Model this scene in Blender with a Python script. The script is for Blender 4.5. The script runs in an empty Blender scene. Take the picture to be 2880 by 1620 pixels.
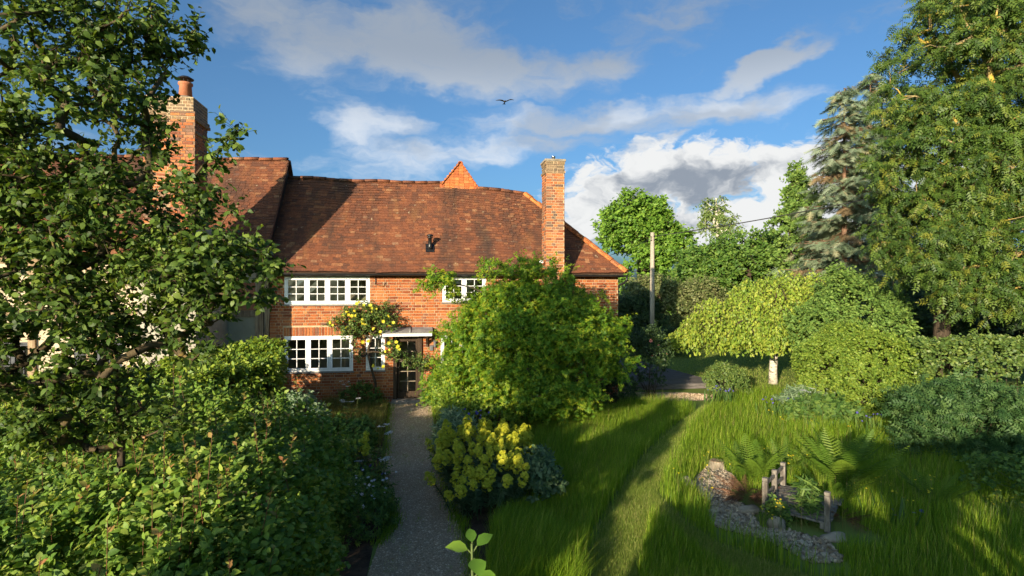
import bpy, math
import numpy as np
from mathutils import Vector, Matrix

# ------------------------------------------------------------------ camera, sky, sun
scene = bpy.context.scene
COL = scene.collection
R = math.radians
YAW = R(8.7)
CAM = np.array((0.0, 0.0, 3.35))
cam_d = bpy.data.cameras.new('camera')
cam_d.lens = 20.0; cam_d.sensor_width = 36.0
cam_d.clip_start = 0.05; cam_d.clip_end = 3000.0
cam = bpy.data.objects.new('camera', cam_d); COL.objects.link(cam)
cam.location = CAM.tolist(); cam.rotation_euler = (R(90), 0, -YAW)
scene.camera = cam

SUN_AZ, SUN_EL = R(36.5), R(11.8)           # the light travels to the right and away, low
sun_dir = np.array((math.sin(SUN_AZ) * math.cos(SUN_EL), math.cos(SUN_AZ) * math.cos(SUN_EL), -math.sin(SUN_EL)))
sd = bpy.data.lights.new('sun', 'SUN'); sd.energy = 3.5; sd.angle = R(0.53); sd.color = (1.0, 0.84, 0.62)
sun = bpy.data.objects.new('sun', sd); COL.objects.link(sun)
sun.rotation_euler = Vector(sun_dir.tolist()).to_track_quat('-Z', 'Y').to_euler()

def build_world():
    w = bpy.data.worlds.new('World'); scene.world = w; w.use_nodes = True
    nt = w.node_tree; N = nt.nodes; L = nt.links
    N.clear()
    out = N.new('ShaderNodeOutputWorld'); bg = N.new('ShaderNodeBackground')
    bg.inputs['Strength'].default_value = 0.082
    L.new(bg.outputs[0], out.inputs[0])
    sky = N.new('ShaderNodeTexSky'); sky.sky_type = 'NISHITA'; sky.sun_disc = False
    sky.sun_elevation = SUN_EL; sky.sun_rotation = R(216.5)
    sky.air_density = 0.8; sky.dust_density = 3.2; sky.ozone_density = 2.5
    tint = N.new('ShaderNodeMix'); tint.data_type = 'RGBA'; tint.blend_type = 'MULTIPLY'
    tint.inputs[0].default_value = 1.0
    L.new(sky.outputs[0], tint.inputs[6]); tint.inputs[7].default_value = (0.60, 0.83, 0.94, 1)
    tc = N.new('ShaderNodeTexCoord')
    sep = N.new('ShaderNodeSeparateXYZ'); L.new(tc.outputs['Generated'], sep.inputs[0])
    def math_(op, a, b=None, c=None, clamp=False):
        n = N.new('ShaderNodeMath'); n.operation = op; n.use_clamp = clamp
        for i, v in enumerate((a, b, c)):
            if v is None: continue
            if isinstance(v, (int, float)): n.inputs[i].default_value = v
            else: L.new(v, n.inputs[i])
        return n.outputs[0]
    az = math_('MULTIPLY', math_('ARCTAN2', sep.outputs[0], sep.outputs[1]), 57.2958)
    el = math_('MULTIPLY', math_('ARCSINE', sep.outputs[2]), 57.2958)
    cmb = N.new('ShaderNodeCombineXYZ'); L.new(az, cmb.inputs[0]); L.new(el, cmb.inputs[1])
    def noise(vec, scale, detail, rough, sx=1.0, sy=1.0, off=0.0, dist=0.0, color=False):
        m = N.new('ShaderNodeMapping'); m.inputs['Scale'].default_value = (sx, sy, 1)
        m.inputs['Location'].default_value = (off, off * 0.7, off * 0.3)
        L.new(vec, m.inputs[0])
        n = N.new('ShaderNodeTexNoise'); n.noise_dimensions = '2D'; n.inputs['Scale'].default_value = scale
        n.inputs['Detail'].default_value = detail; n.inputs['Roughness'].default_value = rough
        n.inputs['Distortion'].default_value = dist
        L.new(m.outputs[0], n.inputs['Vector'])
        return n.outputs['Color' if color else 'Fac']
    # wind-warped sky coordinates (degrees of azimuth and height)
    wn = noise(cmb.outputs[0], 0.16, 4, 0.55, 1, 1.8, 3.1, color=True)
    ws = N.new('ShaderNodeVectorMath'); ws.operation = 'SUBTRACT'; L.new(wn, ws.inputs[0]); ws.inputs[1].default_value = (.5, .5, .5)
    wm = N.new('ShaderNodeVectorMath'); wm.operation = 'MULTIPLY'; L.new(ws.outputs[0], wm.inputs[0]); wm.inputs[1].default_value = (7.0, 4.0, 0)
    wv = N.new('ShaderNodeVectorMath'); wv.operation = 'ADD'; L.new(cmb.outputs[0], wv.inputs[0]); L.new(wm.outputs[0], wv.inputs[1])
    P = wv.outputs[0]
    def blob(az0, el0, a, b, rot, amp, power=1.0):
        s = N.new('ShaderNodeVectorMath'); s.operation = 'SUBTRACT'; L.new(P, s.inputs[0]); s.inputs[1].default_value = (az0, el0, 0)
        m = N.new('ShaderNodeMapping'); m.vector_type = 'TEXTURE'
        m.inputs['Rotation'].default_value = (0, 0, R(rot)); m.inputs['Scale'].default_value = (a, b, 1)
        L.new(s.outputs[0], m.inputs[0])
        l = N.new('ShaderNodeVectorMath'); l.operation = 'LENGTH'; L.new(m.outputs[0], l.inputs[0])
        r = N.new('ShaderNodeMapRange'); r.interpolation_type = 'SMOOTHSTEP'
        r.inputs[1].default_value = 1.35; r.inputs[2].default_value = 0.15; r.inputs[3].default_value = 0; r.inputs[4].default_value = amp
        L.new(l.outputs['Value'], r.inputs[0])
        return r.outputs[0]
    def total(lst):
        acc = None
        for b in lst:
            o = blob(*b)
            acc = o if acc is None else math_('MAXIMUM', acc, o)
        return acc
    soft = total([(-11.5, 23.2, 9, 4.4, -6, 1.05), (-2, 23.0, 14, 4.6, -6, 1.05), (6, 21.0, 15, 3.2, -3, 1.0), (15, 20.6, 10, 2.0, 6, 1.0), (24, 24.0, 11, 3.2, 18, .62),
                  (28, 16.7, 9, 1.7, 0, 1.0), (15, 16.2, 15, 1.9, 2, .95), (-4.5, 15.7, 6, 2.0, 4, .9), (-1.5, 12.6, 9, 2.8, 3, .85), (8, 13.7, 13, 1.9, 4, .85), (22.5, 14.1, 4, .6, 16, .9),
                  (32.5, 19.5, 5.8, 1.3, 21, 1.35)])
    hard = total([(17.5, 8.0, 6.0, 5.0, 0, 1.25), (22, 10.6, 5.5, 4.2, 0, 1.3), (27.5, 10.8, 6.5, 3.8, 0, 1.3), (35, 10.2, 7, 4.2, 0, 1.3), (30, 5.5, 15, 4.0, 0, 1.2), (13, 5.0, 7, 3.4, 0, 1.1), (48, 8, 9, 4.5, 0, 1.2), (-48, 6, 14, 4.5, 0, 1.1)])
    n1 = noise(P, 0.22, 6, 0.60, 0.42, 1.25, 1.7)
    n2 = noise(P, 0.34, 6, 0.58, 1, 1.35, 5.2)
    def sm(x, lo, hi, clampmax=1.0):
        r = N.new('ShaderNodeMapRange'); r.interpolation_type = 'SMOOTHSTEP'
        r.inputs[1].default_value = lo; r.inputs[2].default_value = hi; r.inputs[3].default_value = 0; r.inputs[4].default_value = clampmax
        L.new(x, r.inputs[0]); return r.outputs[0]
    d_soft = sm(math_('ADD', soft, math_('MULTIPLY', math_('SUBTRACT', n1, 0.5), 1.55)), 0.16, 1.10, 0.90)
    d_hard = sm(math_('ADD', hard, math_('MULTIPLY', math_('SUBTRACT', n2, 0.5), 1.9)), 0.40, 0.90, 1.0); d_hard = math_('MULTIPLY', d_hard, sm(hard, 0.02, 0.35))
    d_all = sm(n1, 0.58, 0.88, 0.45)                         # thin high cloud over the whole sky
    d_soft = math_('MAXIMUM', d_soft, d_all)
    # cloud colours: bright where thick and sunlit, grey where the base is in its own shade
    g_soft = sm(noise(P, 0.13, 3, 0.5, 0.6, 1.2, 9.4), 0.40, 0.62)
    high = sm(el, 14.0, 23.0)                                 # the higher bank is the greyer one
    g_soft = math_('MAXIMUM', math_('MULTIPLY', g_soft, 0.55), math_('MULTIPLY', high, 0.82))
    grey = total([(21.0, 9.6, 3.6, 2.6, 0, 1.0), (27, 10.2, 5.4, 2.5, -8, 1.1), (22.5, 6.2, 8, 3.2, 0, .9), (35, 11.4, 4, 1.2, 0, .5)])
    g_hard = sm(math_('ADD', grey, math_('MULTIPLY', math_('SUBTRACT', noise(P, 0.30, 5, 0.55, 1, 1.3, 12.0), 0.5), 2.0)), 0.10, 1.15)
    def mixc(fac, a, b):
        m = N.new('ShaderNodeMix'); m.data_type = 'RGBA'
        if isinstance(fac, (int, float)): m.inputs[0].default_value = fac
        else: L.new(fac, m.inputs[0])
        for i, v in ((6, a), (7, b)):
            if isinstance(v, tuple): m.inputs[i].default_value = v + (1,)
            else: L.new(v, m.inputs[i])
        return m.outputs[2]
    c_soft = mixc(g_soft, (3.5, 3.8, 4.2), (1.25, 1.5, 1.85))
    c_hard = mixc(g_hard, (4.1, 4.15, 4.15), (1.4, 1.62, 1.95))
    col = mixc(d_soft, tint.outputs[2], c_soft)
    col = mixc(d_hard, col, c_hard)
    L.new(col, bg.inputs['Color'])
build_world()
scene.view_settings.view_transform = 'Standard'; scene.view_settings.look = 'None'
scene.view_settings.exposure = 1.4; scene.view_settings.gamma = 1.0
scene.view_settings.use_curve_mapping = False
scene.render.engine = 'CYCLES'
scene.cycles.max_bounces = 6; scene.cycles.diffuse_bounces = 3; scene.cycles.glossy_bounces = 3
scene.cycles.transmission_bounces = 4; scene.cycles.transparent_max_bounces = 8
scene.cycles.caustics_reflective = False; scene.cycles.caustics_refractive = False
scene.cycles.use_denoising = True

# ------------------------------------------------------------------ materials
MATS = {}
def nodes_of(name):
    m = bpy.data.materials.new(name); m.use_nodes = True
    nt = m.node_tree; nt.nodes.clear()
    return m, nt.nodes, nt.links
def ramp_node(N, stops):
    r = N.new('ShaderNodeValToRGB'); cr = r.color_ramp
    while len(cr.elements) > 1: cr.elements.remove(cr.elements[0])
    cr.elements[0].position = stops[0][0]; cr.elements[0].color = tuple(stops[0][1]) + (1,)
    for p, c in stops[1:]:
        e = cr.elements.new(p); e.color = tuple(c) + (1,)
    return r
def tint_value(N, L):
    """one random number for each piece, whether it is its own object or joined into a mesh"""
    at = N.new('ShaderNodeAttribute'); at.attribute_name = 'tint'
    oi = N.new('ShaderNodeObjectInfo')
    a = N.new('ShaderNodeMath'); a.operation = 'ADD'; L.new(at.outputs['Fac'], a.inputs[0]); L.new(oi.outputs['Random'], a.inputs[1])
    f = N.new('ShaderNodeMath'); f.operation = 'FRACT'; L.new(a.outputs[0], f.inputs[0])
    return f.outputs[0]
def leaf_mat(name, stops, trans=0.35, rough=0.5, spec=0.3, tcol=(1.25, 1.15, 0.55)):
    m, N, L = nodes_of(name)
    out = N.new('ShaderNodeOutputMaterial')
    at = N.new('ShaderNodeAttribute'); at.attribute_name = 'tint'
    geo = N.new('ShaderNodeNewGeometry')
    no = N.new('ShaderNodeTexNoise'); no.inputs['Scale'].default_value = 1.3; no.inputs['Detail'].default_value = 2
    L.new(geo.outputs['Position'], no.inputs['Vector'])
    t = tint_value(N, L)
    a = N.new('ShaderNodeMath'); a.operation = 'MULTIPLY_ADD'; L.new(no.outputs['Fac'], a.inputs[0]); a.inputs[1].default_value = 0.5; a.inputs[2].default_value = -0.25
    b = N.new('ShaderNodeMath'); b.operation = 'ADD'; b.use_clamp = True; L.new(t, b.inputs[0]); L.new(a.outputs[0], b.inputs[1])
    r = ramp_node(N, [(q, tuple(min(.72, c * 1.42 + .004) for c in col)) for q, col in stops]); L.new(b.outputs[0], r.inputs[0])
    p = N.new('ShaderNodeBsdfPrincipled'); L.new(r.outputs[0], p.inputs['Base Color'])
    p.inputs['Roughness'].default_value = rough; p.inputs['Specular IOR Level'].default_value = spec
    if trans > 0:
        tr = N.new('ShaderNodeBsdfTranslucent')
        mu = N.new('ShaderNodeMix'); mu.data_type = 'RGBA'; mu.blend_type = 'MULTIPLY'; mu.inputs[0].default_value = 1
        L.new(r.outputs[0], mu.inputs[6]); mu.inputs[7].default_value = tcol + (1,)
        L.new(mu.outputs[2], tr.inputs['Color'])
        mx = N.new('ShaderNodeMixShader'); mx.inputs[0].default_value = trans
        L.new(p.outputs[0], mx.inputs[1]); L.new(tr.outputs[0], mx.inputs[2]); L.new(mx.outputs[0], out.inputs[0])
    else:
        L.new(p.outputs[0], out.inputs[0])
    MATS[name] = m; return m
def solid_mat(name, c1, c2, scale=6.0, rough=0.7, spec=0.3, metal=0.0, bump=0.0, bscale=None, c3=None, stretch=(1, 1, 1), detail=6, lo=0.35, hi=0.65):
    m, N, L = nodes_of(name)
    out = N.new('ShaderNodeOutputMaterial'); p = N.new('ShaderNodeBsdfPrincipled'); L.new(p.outputs[0], out.inputs[0])
    geo = N.new('ShaderNodeNewGeometry')
    mp = N.new('ShaderNodeMapping'); mp.inputs['Scale'].default_value = stretch; L.new(geo.outputs['Position'], mp.inputs[0])
    no = N.new('ShaderNodeTexNoise'); no.inputs['Scale'].default_value = scale; no.inputs['Detail'].default_value = detail; no.inputs['Roughness'].default_value = 0.62
    L.new(mp.outputs[0], no.inputs['Vector'])
    st = [(lo, c1), (hi, c2)]
    if c3: st.append((min(hi + .12, 1), c3))
    r = ramp_node(N, st); L.new(no.outputs['Fac'], r.inputs[0]); L.new(r.outputs[0], p.inputs['Base Color'])
    p.inputs['Roughness'].default_value = rough; p.inputs['Specular IOR Level'].default_value = spec; p.inputs['Metallic'].default_value = metal
    if bump:
        n2 = N.new('ShaderNodeTexNoise'); n2.inputs['Scale'].default_value = bscale or scale * 3; n2.inputs['Detail'].default_value = 5
        L.new(mp.outputs[0], n2.inputs['Vector'])
        bp = N.new('ShaderNodeBump'); bp.inputs['Strength'].default_value = bump; bp.inputs['Distance'].default_value = 0.02
        L.new(n2.outputs['Fac'], bp.inputs['Height']); L.new(bp.outputs[0], p.inputs['Normal'])
    MATS[name] = m; return m
def piece_mat(name, stops, stain=None, stain_amt=0.6, sscale=0.7, sstretch=(1, 1, 1), slo=.45, shi=.7, fleck=None, fscale=9.0, flo=.62, fhi=.7, rough=0.85, bump=0.4, bscale=45, mott=0.35, xstain=None):
    """bricks and tiles: a colour for each piece, mottling, stains and lichen with shapes of their own"""
    m, N, L = nodes_of(name)
    out = N.new('ShaderNodeOutputMaterial'); p = N.new('ShaderNodeBsdfPrincipled'); L.new(p.outputs[0], out.inputs[0])
    geo = N.new('ShaderNodeNewGeometry')
    t = tint_value(N, L)
    r = ramp_node(N, stops); L.new(t, r.inputs[0])
    def noise(scale, stretch=(1, 1, 1), detail=5, loc=(0, 0, 0)):
        mp = N.new('ShaderNodeMapping'); mp.inputs['Scale'].default_value = stretch; mp.inputs['Location'].default_value = loc
        L.new(geo.outputs['Position'], mp.inputs[0])
        n = N.new('ShaderNodeTexNoise'); n.inputs['Scale'].default_value = scale; n.inputs['Detail'].default_value = detail; n.inputs['Roughness'].default_value = .6
        L.new(mp.outputs[0], n.inputs['Vector']); return n.outputs['Fac']
    def mr(x, a, b, c, d):
        q = N.new('ShaderNodeMapRange'); q.interpolation_type = 'SMOOTHSTEP'; L.new(x, q.inputs[0])
        for i, v in enumerate((a, b, c, d)): q.inputs[1 + i].default_value = v
        return q.outputs[0]
    col = r.outputs[0]
    hs = N.new('ShaderNodeHueSaturation'); L.new(col, hs.inputs['Color']); L.new(mr(noise(22, detail=6), .25, .75, 1 - mott, 1 + mott), hs.inputs['Value']); col = hs.outputs[0]
    def lay(col, fac, c):
        x = N.new('ShaderNodeMix'); x.data_type = 'RGBA'; L.new(fac, x.inputs[0]); L.new(col, x.inputs[6]); x.inputs[7].default_value = c + (1,)
        return x.outputs[2]
    if stain: col = lay(col, mr(noise(sscale, sstretch, 7), slo, shi, 0, stain_amt), stain)
    if xstain: col = lay(col, mr(noise(sscale * 2.3, sstretch, 7, (4, 2, 7)), .52, .75, 0, .5), xstain)
    if fleck: col = lay(col, mr(noise(fscale, (1, 1, 1), 6, (7, 3, 1)), flo, fhi, 0, .75), fleck)
    L.new(col, p.inputs['Base Color']); p.inputs['Roughness'].default_value = rough; p.inputs['Specular IOR Level'].default_value = .2
    b = N.new('ShaderNodeBump'); b.inputs['Strength'].default_value = bump; b.inputs['Distance'].default_value = .01
    L.new(noise(bscale, detail=4), b.inputs['Height']); L.new(b.outputs[0], p.inputs['Normal'])
    MATS[name] = m; return m

piece_mat('brick', [(0, (.18, .046, .020)), (.16, (.25, .066, .023)), (.40, (.33, .094, .028)), (.66, (.38, .120, .036)), (.84, (.42, .16, .056)), (.93, (.29, .105, .055)), (1, (.15, .07, .048))],
          stain=(.34, .19, .11), stain_amt=.32, sscale=.9, fleck=(.55, .42, .28), fscale=14, flo=.66, fhi=.74)
piece_mat('stack_brick', [(0, (.20, .07, .04)), (.25, (.38, .11, .04)), (.5, (.50, .17, .055)), (.72, (.42, .17, .08)), (.86, (.22, .12, .08)), (1, (.12, .075, .06))],
          stain=(.11, .085, .06), stain_amt=.55, sscale=.8, slo=.46, shi=.68, fleck=(.38, .32, .2), fscale=11)
piece_mat('weathered_brick', [(0, (.16, .11, .075)), (.4, (.23, .16, .10)), (.7, (.27, .16, .09)), (1, (.13, .10, .075))], stain=(.12, .12, .05), stain_amt=.6, sscale=3, fleck=(.42, .32, .07), fscale=12, flo=.62, fhi=.7)
piece_mat('tile', [(0, (.115, .050, .032)), (.15, (.14, .057, .033)), (.5, (.18, .066, .034)), (.80, (.21, .076, .036)), (.94, (.25, .098, .045)), (.985, (.31, .16, .08)), (1, (.15, .07, .048))],
          stain=(.055, .036, .028), stain_amt=.85, sscale=.75, sstretch=(1.6, .45, .45), slo=.42, shi=.68, fleck=(.46, .38, .24), fscale=8.5, flo=.645, fhi=.73, xstain=(.25, .115, .045), mott=.30)
piece_mat('clean_tile', [(0, (.36, .10, .035)), (.4, (.47, .15, .045)), (.75, (.54, .20, .06)), (1, (.34, .13, .06))], stain=(.16, .08, .05), stain_amt=.5, sscale=2.2, fleck=(.5, .42, .28), fscale=8, flo=.66, fhi=.74)
solid_mat('mortar', (.42, .30, .18), (.52, .39, .25), 9, .95, .1, bump=.3)
solid_mat('dark_mortar', (.16, .10, .07), (.24, .15, .10), 9, .95, .1)
solid_mat('roof_backing', (.05, .03, .022), (.09, .045, .03), 5, .95, .1)
solid_mat('white_paint', (.74, .74, .73), (.82, .82, .81), 8, .45, .4)
solid_mat('sill_stone', (.16, .15, .14), (.24, .22, .20), 12, .8, .2)
solid_mat('lead', (.15, .15, .155), (.30, .29, .27), 4, .55, .4, c3=(.38, .36, .33), bump=.15)
solid_mat('black_plastic', (.010, .010, .011), (.018, .018, .019), 10, .35, .5)
solid_mat('black_iron', (.012, .011, .010), (.025, .022, .02), 20, .5, .4)
solid_mat('dark_oak', (.030, .020, .014), (.075, .048, .030), 3, .75, .2, stretch=(9, 9, .8), bump=.3, bscale=10)
solid_mat('door_bar', (.20, .16, .11), (.34, .28, .20), 9, .7, .2)
solid_mat('pale_oak', (.20, .13, .075), (.42, .31, .19), 2.6, .85, .15, stretch=(10, 10, .7), bump=.6, bscale=6, c3=(.50, .41, .28))
solid_mat('cream_render', (.50, .40, .27), (.62, .51, .36), 2.2, .95, .1, bump=.35, bscale=25)
solid_mat('olive_render', (.36, .33, .22), (.42, .38, .26), 3, .95, .1, bump=.2)
solid_mat('slate_frame', (.045, .05, .06), (.08, .085, .095), 9, .6, .3)
solid_mat('pale_stone', (.30, .27, .21), (.46, .42, .33), 3, .95, .1, bump=.7, bscale=9, c3=(.52, .48, .40))
solid_mat('room_wall', (.52, .45, .34), (.60, .52, .40), 2, .9, .1)
solid_mat('curtain', (.42, .38, .32), (.52, .48, .41), 20, .95, .1)
solid_mat('terracotta', (.42, .15, .075), (.50, .20, .11), 7, .8, .2)
solid_mat('steel', (.55, .56, .57), (.68, .68, .69), 6, .28, .5, metal=1.0)
solid_mat('grey_plastic', (.10, .10, .105), (.15, .15, .155), 9, .5, .4)
solid_mat('deck_timber', (.09, .078, .072), (.17, .15, .14), 2.2, .85, .2, stretch=(1.2, 9, 9), bump=.35, bscale=7)
solid_mat('grey_timber', (.10, .085, .070), (.25, .225, .19), 5, .9, .15, stretch=(3, 3, 1), bump=.6, bscale=14, c3=(.33, .30, .26))
solid_mat('pole_timber', (.30, .25, .19), (.46, .40, .32), 2.2, .9, .15, stretch=(14, 14, .6), bump=.5, bscale=6)
solid_mat('bark', (.035, .026, .018), (.095, .07, .048), 7, .95, .1, stretch=(4, 4, 1), bump=.8, bscale=9)
solid_mat('lichen_bark', (.05, .038, .024), (.12, .09, .05), 5, .95, .1, bump=.8, bscale=14, c3=(.30, .20, .04), lo=.36, hi=.60)
solid_mat('yellow_lichen_bark', (.11, .085, .05), (.30, .23, .11), 2.4, .95, .1, bump=.8, bscale=14, c3=(.50, .33, .06), lo=.30, hi=.50)
solid_mat('fir_bark', (.13, .075, .05), (.27, .165, .11), 6, .95, .1, stretch=(3, 3, 1), bump=.8, bscale=8)
solid_mat('birch_bark', (.09, .07, .05), (.48, .43, .34), 4, .8, .2, stretch=(1.5, 1.5, 5), bump=.4, c3=(.60, .56, .47), lo=.33, hi=.46)
solid_mat('red_stem', (.11, .045, .025), (.22, .095, .045), 14, .6, .3)
solid_mat('green_stem', (.07, .10, .03), (.13, .17, .05), 14, .7, .2)
solid_mat('soil', (.045, .032, .022), (.10, .07, .048), 5, .98, .05, bump=.8, bscale=24)
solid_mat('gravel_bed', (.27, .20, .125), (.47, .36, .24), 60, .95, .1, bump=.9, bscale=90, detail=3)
solid_mat('pebble', (.24, .20, .155), (.47, .42, .34), 1.0, .85, .2)
solid_mat('tarmac', (.055, .055, .058), (.09, .09, .095), 12, .9, .2)
solid_mat('boulder', (.20, .165, .12), (.36, .31, .24), 5, .95, .1, bump=.8, bscale=12)
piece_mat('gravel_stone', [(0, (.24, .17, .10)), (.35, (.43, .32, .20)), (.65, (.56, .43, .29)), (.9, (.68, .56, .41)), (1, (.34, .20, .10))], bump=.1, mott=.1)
piece_mat('bed_stone', [(0, (.19, .15, .105)), (.4, (.34, .275, .20)), (.75, (.48, .41, .31)), (1, (.26, .19, .12))], bump=.1, mott=.15)
leaf_mat('ground_turf', [(.2, (.055, .085, .016)), (.5, (.085, .125, .024)), (.8, (.125, .16, .038))], trans=0, rough=.95, spec=.05)
leaf_mat('pear_leaf', [(0, (.022, .045, .007)), (.45, (.048, .09, .011)), (.8, (.085, .135, .018)), (1, (.15, .20, .032))], .36, .5, .3)
leaf_mat('ninebark_leaf', [(0, (.05, .105, .013)), (.5, (.105, .185, .022)), (.85, (.17, .24, .034)), (1, (.24, .28, .05))], .34, .5, .3)
leaf_mat('copper_tip', [(0, (.12, .18, .03)), (.55, (.20, .20, .045)), (.85, (.26, .17, .05)), (1, (.28, .13, .05))], .35, .5, .3)
leaf_mat('hedge_leaf', [(0, (.06, .115, .012)), (.5, (.13, .20, .02)), (1, (.26, .30, .032))], .35, .42, .4)
leaf_mat('maple_leaf', [(0, (.045, .115, .008)), (.4, (.085, .17, .010)), (.75, (.15, .225, .012)), (1, (.25, .27, .016))], .45, .5, .25)
leaf_mat('rose_leaf', [(0, (.03, .065, .014)), (.6, (.065, .12, .02)), (1, (.14, .17, .035))], .3, .5, .3)
leaf_mat('dark_leaf', [(0, (.012, .026, .008)), (.6, (.025, .05, .012)), (1, (.05, .085, .02))], .25, .5, .3)
leaf_mat('box_leaf', [(0, (.04, .075, .016)), (.5, (.075, .125, .024)), (1, (.15, .19, .04))], .3, .45, .35)
leaf_mat('golden_leaf', [(0, (.10, .17, .018)), (.5, (.18, .25, .026)), (1, (.29, .32, .045))], .4, .5, .3)
leaf_mat('yew_leaf', [(0, (.06, .11, .012)), (.5, (.11, .17, .018)), (1, (.18, .23, .03))], .3, .55, .25)
leaf_mat('cypress_leaf', [(0, (.05, .095, .018)), (.5, (.085, .15, .026)), (1, (.14, .20, .04))], .25, .6, .2)
leaf_mat('spruce_leaf', [(0, (.08, .115, .065)), (.5, (.14, .185, .11)), (.85, (.21, .25, .16)), (1, (.27, .24, .13))], .15, .6, .2, (1.1, 1.1, .8))
leaf_mat('dead_spray', [(0, (.11, .075, .04)), (1, (.24, .17, .09))], .2, .8, .1)
leaf_mat('ash_leaf', [(0, (.022, .05, .008)), (.45, (.045, .085, .011)), (.8, (.08, .125, .016)), (1, (.14, .15, .02))], .32, .5, .3)
leaf_mat('oak_leaf', [(0, (.05, .11, .012)), (.5, (.09, .18, .018)), (1, (.16, .25, .03))], .35, .5, .25)
leaf_mat('silver_birch_leaf', [(0, (.06, .10, .022)), (.5, (.10, .15, .032)), (1, (.17, .21, .06))], .35, .5, .3)
leaf_mat('hornbeam_leaf', [(0, (.035, .08, .012)), (.5, (.065, .13, .018)), (1, (.12, .18, .03))], .3, .5, .25)
leaf_mat('olive_leaf', [(0, (.055, .075, .022)), (.5, (.10, .125, .035)), (1, (.20, .20, .09))], .3, .55, .25)
leaf_mat('blue_leaf', [(0, (.032, .068, .026)), (.5, (.055, .10, .042)), (1, (.095, .14, .07))], .25, .55, .3, (1.1, 1.2, .7))
leaf_mat('peony_leaf', [(0, (.018, .05, .012)), (.5, (.036, .08, .020)), (1, (.07, .12, .032))], .3, .55, .25, (1.1, 1.2, .6))
leaf_mat('silver_leaf', [(0, (.055, .10, .045)), (.5, (.10, .15, .075)), (1, (.19, .24, .14))], .2, .55, .25, (1.1, 1.2, .8))
leaf_mat('herb_leaf', [(0, (.03, .07, .012)), (.5, (.06, .12, .02)), (1, (.12, .18, .035))], .35, .55, .25)
leaf_mat('fern_leaf', [(0, (.05, .10, .010)), (.5, (.08, .15, .014)), (1, (.14, .20, .02))], .4, .5, .25)
leaf_mat('dead_fern', [(0, (.05, .025, .015)), (.5, (.10, .048, .026)), (1, (.18, .09, .05))], .1, .8, .1)
leaf_mat('plum_leaf', [(0, (.10, .035, .035)), (.5, (.17, .06, .055)), (1, (.24, .10, .08))], .3, .5, .3, (1.2, .8, .7))
leaf_mat('meadow_blade', [(0, (.075, .15, .008)), (.5, (.13, .22, .011)), (.85, (.20, .28, .018)), (1, (.32, .33, .07))], .42, .55, .2, (1.2, 1.15, .4))
leaf_mat('dry_blade', [(0, (.05, .085, .012)), (.5, (.10, .12, .02)), (.85, (.18, .15, .05)), (1, (.26, .20, .09))], .4, .6, .2)
leaf_mat('lawn_blade', [(0, (.10, .16, .020)), (.5, (.16, .22, .032)), (.85, (.24, .27, .06)), (1, (.34, .30, .12))], .35, .6, .2)
leaf_mat('spurge_flower', [(0, (.24, .28, .022)), (.5, (.36, .37, .028)), (1, (.46, .43, .04))], .3, .6, .2, (1.15, 1.1, .6))
leaf_mat('yellow_petal', [(0, (.62, .42, .02)), (1, (.75, .60, .06))], .3, .5, .3, (1.1, 1, .6))
leaf_mat('orange_petal', [(0, (.65, .33, .01)), (1, (.75, .45, .02))], .3, .5, .3, (1.1, 1, .6))
leaf_mat('white_petal', [(0, (.60, .60, .52)), (1, (.75, .75, .68))], .3, .6, .2, (1, 1, 1))
leaf_mat('pink_petal', [(0, (.55, .44, .52)), (1, (.70, .60, .66))], .3, .6, .2, (1, 1, 1))
leaf_mat('red_petal', [(0, (.55, .01, .015)), (1, (.65, .03, .04))], .3, .6, .2, (1, 1, 1))
leaf_mat('coral_petal', [(0, (.55, .10, .09)), (1, (.60, .20, .16))], .3, .6, .2, (1, 1, 1))
leaf_mat('blue_petal', [(0, (.055, .05, .24)), (1, (.13, .11, .36))], .3, .6, .2, (1, 1, 1))
def glass_mat():
    m, N, L = nodes_of('glass')
    out = N.new('ShaderNodeOutputMaterial')
    t = N.new('ShaderNodeBsdfTransparent'); t.inputs[0].default_value = (.80, .82, .78, 1)
    g = N.new('ShaderNodeBsdfGlossy'); g.inputs['Roughness'].default_value = .02; g.inputs[0].default_value = (1, 1, 1, 1)
    geo = N.new('ShaderNodeNewGeometry'); no = N.new('ShaderNodeTexNoise'); no.inputs['Scale'].default_value = 3.0
    L.new(geo.outputs['Position'], no.inputs['Vector'])
    b = N.new('ShaderNodeBump'); b.inputs['Strength'].default_value = .04; b.inputs['Distance'].default_value = .05; L.new(no.outputs['Fac'], b.inputs['Height']); L.new(b.outputs[0], g.inputs['Normal'])
    fr = N.new('ShaderNodeFresnel'); fr.inputs[0].default_value = 1.6
    mu = N.new('ShaderNodeMath'); mu.operation = 'MULTIPLY'; mu.inputs[1].default_value = 2.0; L.new(fr.outputs[0], mu.inputs[0])
    x = N.new('ShaderNodeMixShader'); L.new(mu.outputs[0], x.inputs[0]); L.new(t.outputs[0], x.inputs[1]); L.new(g.outputs[0], x.inputs[2])
    L.new(x.outputs[0], out.inputs[0]); MATS['glass'] = m
glass_mat()

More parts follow.
